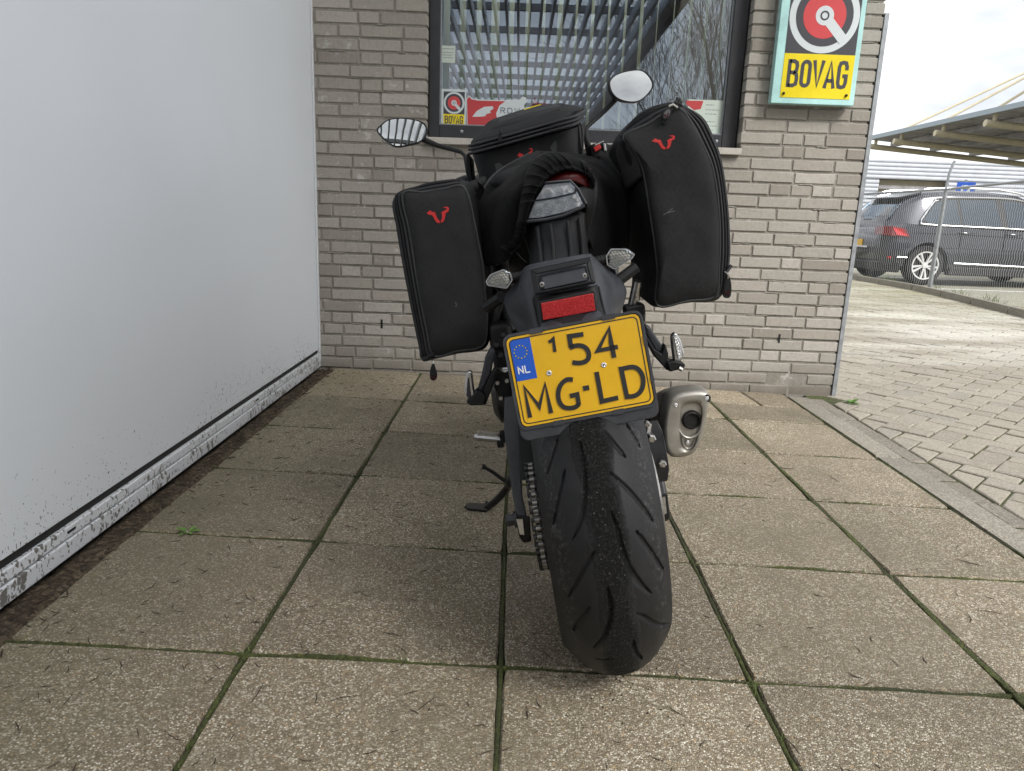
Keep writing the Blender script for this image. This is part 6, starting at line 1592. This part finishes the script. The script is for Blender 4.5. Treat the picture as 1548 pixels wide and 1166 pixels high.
o, c = zip_pull(pR, [(1011, 163), (1015, 165), (1014, 173), (1009, 180), (1003, 181), (1001, 175), (1004, 168)], .178, 'tag_grey', [(1011, 161, .185), (1017, 158, .185), (1024, 163, .19)], .005)
q = MB()
for P in EML: q.prism([K(1003+(x-257)*.075, 170.5+(y-180)*.09, .1758) for x, y in P], (0, .001, 0))
q.build('pull_emblem', 'red_paint', o, smooth=None)
q = MB(); q.prism(curve([K(x, y, .184) for x, y in ((999, 176), (1003, 168), (1011, 178), (1008, 186), (1002, 187))], 20, True), (0, .005, 0)); q.build('zip_pull', 'nylon', pR, smooth=None, bevel=.001)
q = MB()
for a, b_ in (((1018, 158), (1028, 150)), ((1020, 155), (1031, 160)), ((1022, 162), (1024, 148)), ((1018, 163), (1030, 154))): q.tube([K(*a, .19), K(*b_, .195)], .003, 6)
q.build('zip_slider', 'black_plastic', pR, smooth=30)
# scuffs on the woven panels
def scuff(par, tree, pts):
    q = MB(); P = [onto(tree, x, y, .0004) for x, y in pts]
    if all(P): q.tube(P, .0007, 5); q.build('scuff', 'tag_grey', par)
scuff(pR, trR, [(1003, 325), (1010, 321), (1017, 315)]); scuff(pR, trR, [(1010, 322), (1016, 320), (1020, 319)])
scuff(pL, trL, [(688, 457), (690, 460), (689, 464)])
# patch of smooth cloth on the inner flank of the right bag, and the straps over the seat
q = MB(); q.tube(curve([K(905, 236, .6), K(925, 246, .55), K(945, 262, .45)], 10), .004, 6); q.build('cinch_cord', 'nylon', pR)
def strap(par, pts, wv, name='strap', mat='nylon', th=.002):
    P = curve([K(*p) for p in pts], 18); W2 = K(pts[0][0]+wv[0], pts[0][1]+wv[1], pts[0][2])-K(*pts[0])
    q = MB(); q.patch([[p-W2*.5, p, p+W2*.5] for p in P[::3]+[P[-1]]], 18, 2); return q.build(name, mat, par, smooth=60, solid=th)
strap(pR, [(900, 238, .62), (922, 250, .52), (948, 272, .42)], (14, -22))
strap(pL, [(735, 275, .36), (722, 280, .34), (708, 285, .32)], (4, 18))
strap(pL, [(724, 276, .30), (728, 285, .31), (722, 300, .32)], (8, 6))

# --- tank bag
tb = thing('tank_bag', 'black tank bag on the fuel tank with a tilted zipped lid', 'bag', matrix=BM)
def rr4(P, fy, r=.22, n=5, dy=None):
    pts = [K(x, y, f_) for (x, y), f_ in zip(P, fy)]; out = []
    for k in range(len(pts)):
        a, b_, d = pts[k-1], pts[k], pts[(k+1) % len(pts)]
        for s in range(n+1):
            u = s/n; p = b_.lerp(a, r); q_ = b_.lerp(d, r); out.append(p*(1-u)**2+b_*2*u*(1-u)+q_*u*u)
    return out
bot = rr4([(746, 335), (874, 305), (878, 300), (752, 325)], (.56, .56, .80, .80)); 
md1 = rr4([(727, 285), (873, 250), (880, 246), (735, 278)], (.545, .545, .86, .86)); md2 = rr4([(710, 237), (868, 194), (889, 186), (730, 224)], (.54, .54, .90, .90))
q = MB(); q.loft([bot, md1, md2]); q.build('bag_body', 'nylon', tb, smooth=50); treeT = bvh(q)
q = MB(); a = K(708, 232, .536)
zz_ = [rr4([(708+dx, 236-dy*.95), (866+dx, 193-dy*1.0), (887+dx*.5, 178-dy*.6), (729, 216-dy*.6)], (.53-o_, .53-o_, .91, .91)) for dx, dy, o_ in ((0, 0, .0), (-1, 5, .006), (0, 9, .003), (-2, 14, .007), (-1, 20, .004), (3, 25, -.01))]
top = rr4([(716, 207), (856, 164), (850, 155), (742, 180)], (.56, .56, .88, .88))
q.loft(zz_+[top]); q.build('lid', 'nylon', tb, smooth=50)
for k, (dy, r) in enumerate(((2, .0035), (8, .0032), (14, .0035))):
    q = MB(); q.tube(curve([K(708, 235-dy, .524), K(760, 221-dy, .520), K(820, 204-dy, .520), K(866, 191-dy, .524), K(882, 180-dy*.8, .66)], 24), r, 8); q.build('zip_track', 'zip', tb)
q = MB(); q.prism([onto(treeT, x, y, .0015) or K(x, y, .53) for x, y in ((769, 199), (794, 192), (798, 206), (773, 213))], (0, .004, 0)); q.build('hook_patch', 'velour', tb, smooth=None)
q = MB(); q.tube([K(757, 196, .512), K(757, 200, .510), K(756, 203, .510)], .0035, 6); P = [K(x, y, .509) for x, y in ((754, 202), (758, 202), (759, 212), (756, 216), (753, 212))]; q.prism(P, (0, .004, 0)); q.build('zip_pull', 'black_plastic', tb, smooth=None)
for pts in ([(732, 214), (740, 250), (752, 300)], [(836, 180), (843, 205), (847, 232)]):
    P = [onto(treeT, x, y+ (6 if y < 220 else 0), .0005) for x, y in pts]
    if all(P): q = MB(); q.tube(curve(P, 10), .0024, 6); q.build('piping', 'piping', tb)
for pts in ([(748, 248), (755, 246), (762, 252), (766, 262), (752, 268)], [(831, 224), (836, 216), (841, 212), (842, 226), (838, 232)]):
    P = [onto(treeT, x, y, .0008) for x, y in pts]
    if all(P): q = MB(); q.prism(P, (0, .002, 0)); q.build('side_panel', 'bag_window', tb, smooth=None)
emblem(treeT, tb, lambda x, y: (782+(x-257)*.20, 226+(y-180)*.27+(x-257)*-.02))
for P, nm in (([(872, 186), (874, 184), (880, 232), (878, 234), (870, 230), (868, 200)], 'side_pocket'), ([(862, 186), (867, 184), (868, 230), (862, 232)], 'side_pocket'), ([(705, 236), (709, 234), (712, 262), (722, 300), (712, 290), (706, 262)], 'side_pocket')):
    q = MB(); c0 = curve([K(x, y, .62) for x, y in P], 24, True); q.loft([c0, [p+V((0, .2, 0)) for p in c0]]); q.build(nm, 'nylon', tb, smooth=50, bevel=.004)
q = MB(); q.tube(curve([K(871, 184, .615), K(879, 190, .61), K(881, 215, .61), K(880, 234, .61)], 12), .0028, 6); q.build('zip_track', 'zip', tb)
q = MB(); q.patch([[K(*p) for p in r] for r in ([(720, 205, .6), (760, 192, .58), (800, 180, .58), (846, 165, .6)], [(744, 181, .86), (775, 171, .87), (808, 161, .87), (848, 156.5, .88)])], 2, 8); q.build('map_window', 'black_plastic', tb, smooth=60, solid=.002)
q = MB(); P = [K(x, y-1.2, .8) for x, y in ((792, 167), (803, 163.6), (818, 159.6), (818, 160.1), (803, 164.4), (792, 167.8))]; q.prism(P, (0, .004, .002)); q.build('lid_glint', 'sign_yellow', tb, smooth=None)  # thin yellow strip paints a glint on the lid

# --- stretch cover pulled back over the tail
sc_ = thing('seat_cover', 'black velour cover with a gathered elastic hem around the tail lamp', 'cover', matrix=BM)
def drape(seed, amp):
    def fn(p, u, v_):
        e = math.sin(PI*min(1, max(0, u)))*math.sin(PI*min(1, max(0, v_)))
        return p+V((mnoise.noise(p*14+V((seed, 0, 0))), mnoise.noise(p*11+V((0, seed, 0)))*1.2, mnoise.noise(p*14+V((0, 0, seed)))))*amp*e
    return fn
rowsL = [[(722, 400, .36), (719, 330, .36), (726, 296, .36), (748, 263, .38), (775, 245, .40), (814, 228, .40)],
         [(738, 402, .28), (736, 340, .26), (742, 304, .26), (758, 276, .28), (784, 252, .30), (818, 231, .32)],
         [(760, 398, .19), (757, 345, .17), (761, 312, .17), (774, 284, .18), (796, 258, .21), (822, 236, .25)],
         [(775, 386, .15), (776, 345, .135), (777, 315, .135), (786, 288, .14), (803, 264, .165), (826, 241, .21)],
         [(786, 376, .15), (790, 345, .15), (791, 315, .15), (800, 288, .15), (812, 266, .17), (828, 247, .20)]]
q = MB(); q.patch([[K(*p) for p in r] for r in rowsL], 30, 40, drape(3, .010)); q.build('cover_flank', 'velour', sc_, smooth=70, solid=.003)
rowsR = [[(812, 229, .42), (850, 231, .46), (885, 236, .48), (912, 246, .48), (934, 262, .46), (947, 286, .44), (952, 330, .42), (950, 392, .40)],
         [(820, 233, .34), (856, 236, .36), (888, 244, .38), (912, 256, .38), (928, 276, .36), (936, 300, .35), (938, 340, .33), (936, 392, .32)],
         [(828, 240, .25), (858, 241, .25), (884, 249, .27), (902, 264, .28), (910, 284, .28), (914, 308, .27), (914, 345, .26), (910, 394, .26)],
         [(834, 248, .19), (858, 246, .185), (876, 252, .185), (890, 264, .19), (898, 282, .20), (899, 305, .20), (894, 340, .20), (886, 392, .20)]]
q = MB(); q.patch([[K(*p) for p in r] for r in rowsR], 26, 44, drape(9, .008)); q.build('cover_flank', 'velour', sc_, smooth=70, solid=.003)
# the gathered hem: cloth bunched on an elastic that runs round the lamp's opening
hin = [(770, 385, .155), (786, 374, .14), (793, 352, .122), (796, 334, .105), (803, 311, .10), (813, 290, .103), (825, 274, .11), (838, 263.5, .118), (853, 257.5, .125), (868, 257.5, .13), (882, 262.5, .138), (892, 270, .15), (898, 283, .165)]
hout = [(757, 374, .17), (768, 362, .165), (775, 348, .155), (780, 332, .15), (783, 311, .15), (788, 287, .152), (796, 260, .17), (808, 240, .20), (830, 230.5, .22), (852, 233, .20), (871, 240, .19), (888, 252, .19), (899, 268, .185)]
NS, NVV = 300, 16
Pi, Po = curve([K(*p) for p in hin], NS+1), curve([K(*p) for p in hout], NS+1)
q = MB(); v = []
for i in range(NS+1):
    s = i/NS; a, b_ = Pi[i], Po[i]; t_ = (Pi[min(i+1, NS)]-Pi[max(i-1, 0)]).normalized(); wd_ = (b_-a).length
    for j in range(NVV+1):
        u = j/NVV
        slant = u*(.8+.9*mnoise.noise(V((s*5, 3, 1))))
        ph = s*118+8*mnoise.noise(V((s*6.5, 0, 4)))+slant*2.2
        f_ = (math.sin(ph)*.5+.5)**1.6*(.75+.5*mnoise.noise(V((s*24, 8, 2))))+.55*(math.sin(ph*.37+2.5*u+1)*.5+.5)
        grip = math.exp(-((u-.16)/.09)**2)                     # the elastic draws the cloth in
        env = (1-u)**.35*(1-.72*grip)
        p = a.lerp(b_, u)
        bulge = .016*math.sin(PI*min(1, u*.92+.08))+(.004*math.exp(-(u/.07)**2))
        p = p+V((0, -1, .12))*(bulge+.0105*f_*env)+t_*(.004*math.sin(ph+1.3)*env)
        if j == 0: p = p+(a-b_).normalized()*(.0035*f_)
        v.append(p)
q.add(v, [(i*(NVV+1)+j, i*(NVV+1)+j+1, (i+1)*(NVV+1)+j+1, (i+1)*(NVV+1)+j) for i in range(NS) for j in range(NVV)])
# the turned-under lip
lip = []
for i in range(NS+1): lip += [v[i*(NVV+1)], v[i*(NVV+1)]+V((0, .022, 0))]
q.add(lip, [(i*2, i*2+1, i*2+3, i*2+2) for i in range(NS)])
q.build('gathered_hem', 'velour', sc_, smooth=80, solid=.0015)
strap(sc_, [(897, 272, .165), (899, 290, .15), (895, 315, .15), (889, 340, .16), (884, 368, .17)], (9, 2), 'tie_strap', 'nylon', .002)
q = MB(); q.tube(curve([K(*p) for p in ((717, 330, .35), (724, 300, .345), (745, 268, .365), (774, 248, .385), (800, 234, .39))], 20), .0045, 8); q.tube(curve([K(*p) for p in ((722, 335, .33), (731, 304, .325), (752, 273, .34), (780, 253, .355))], 20), .004, 8); q.build('cover_hem', 'piping', sc_)
q = MB(); q.tube(curve([K(*p) for p in ((792, 360, .14), (798, 375, .13), (803, 392, .1))], 8), .001, 5); q.tube(curve([K(*p) for p in ((776, 375, .15), (788, 390, .13), (797, 398, .1))], 8), .001, 5); q.build('elastic_cord', 'piping', sc_)
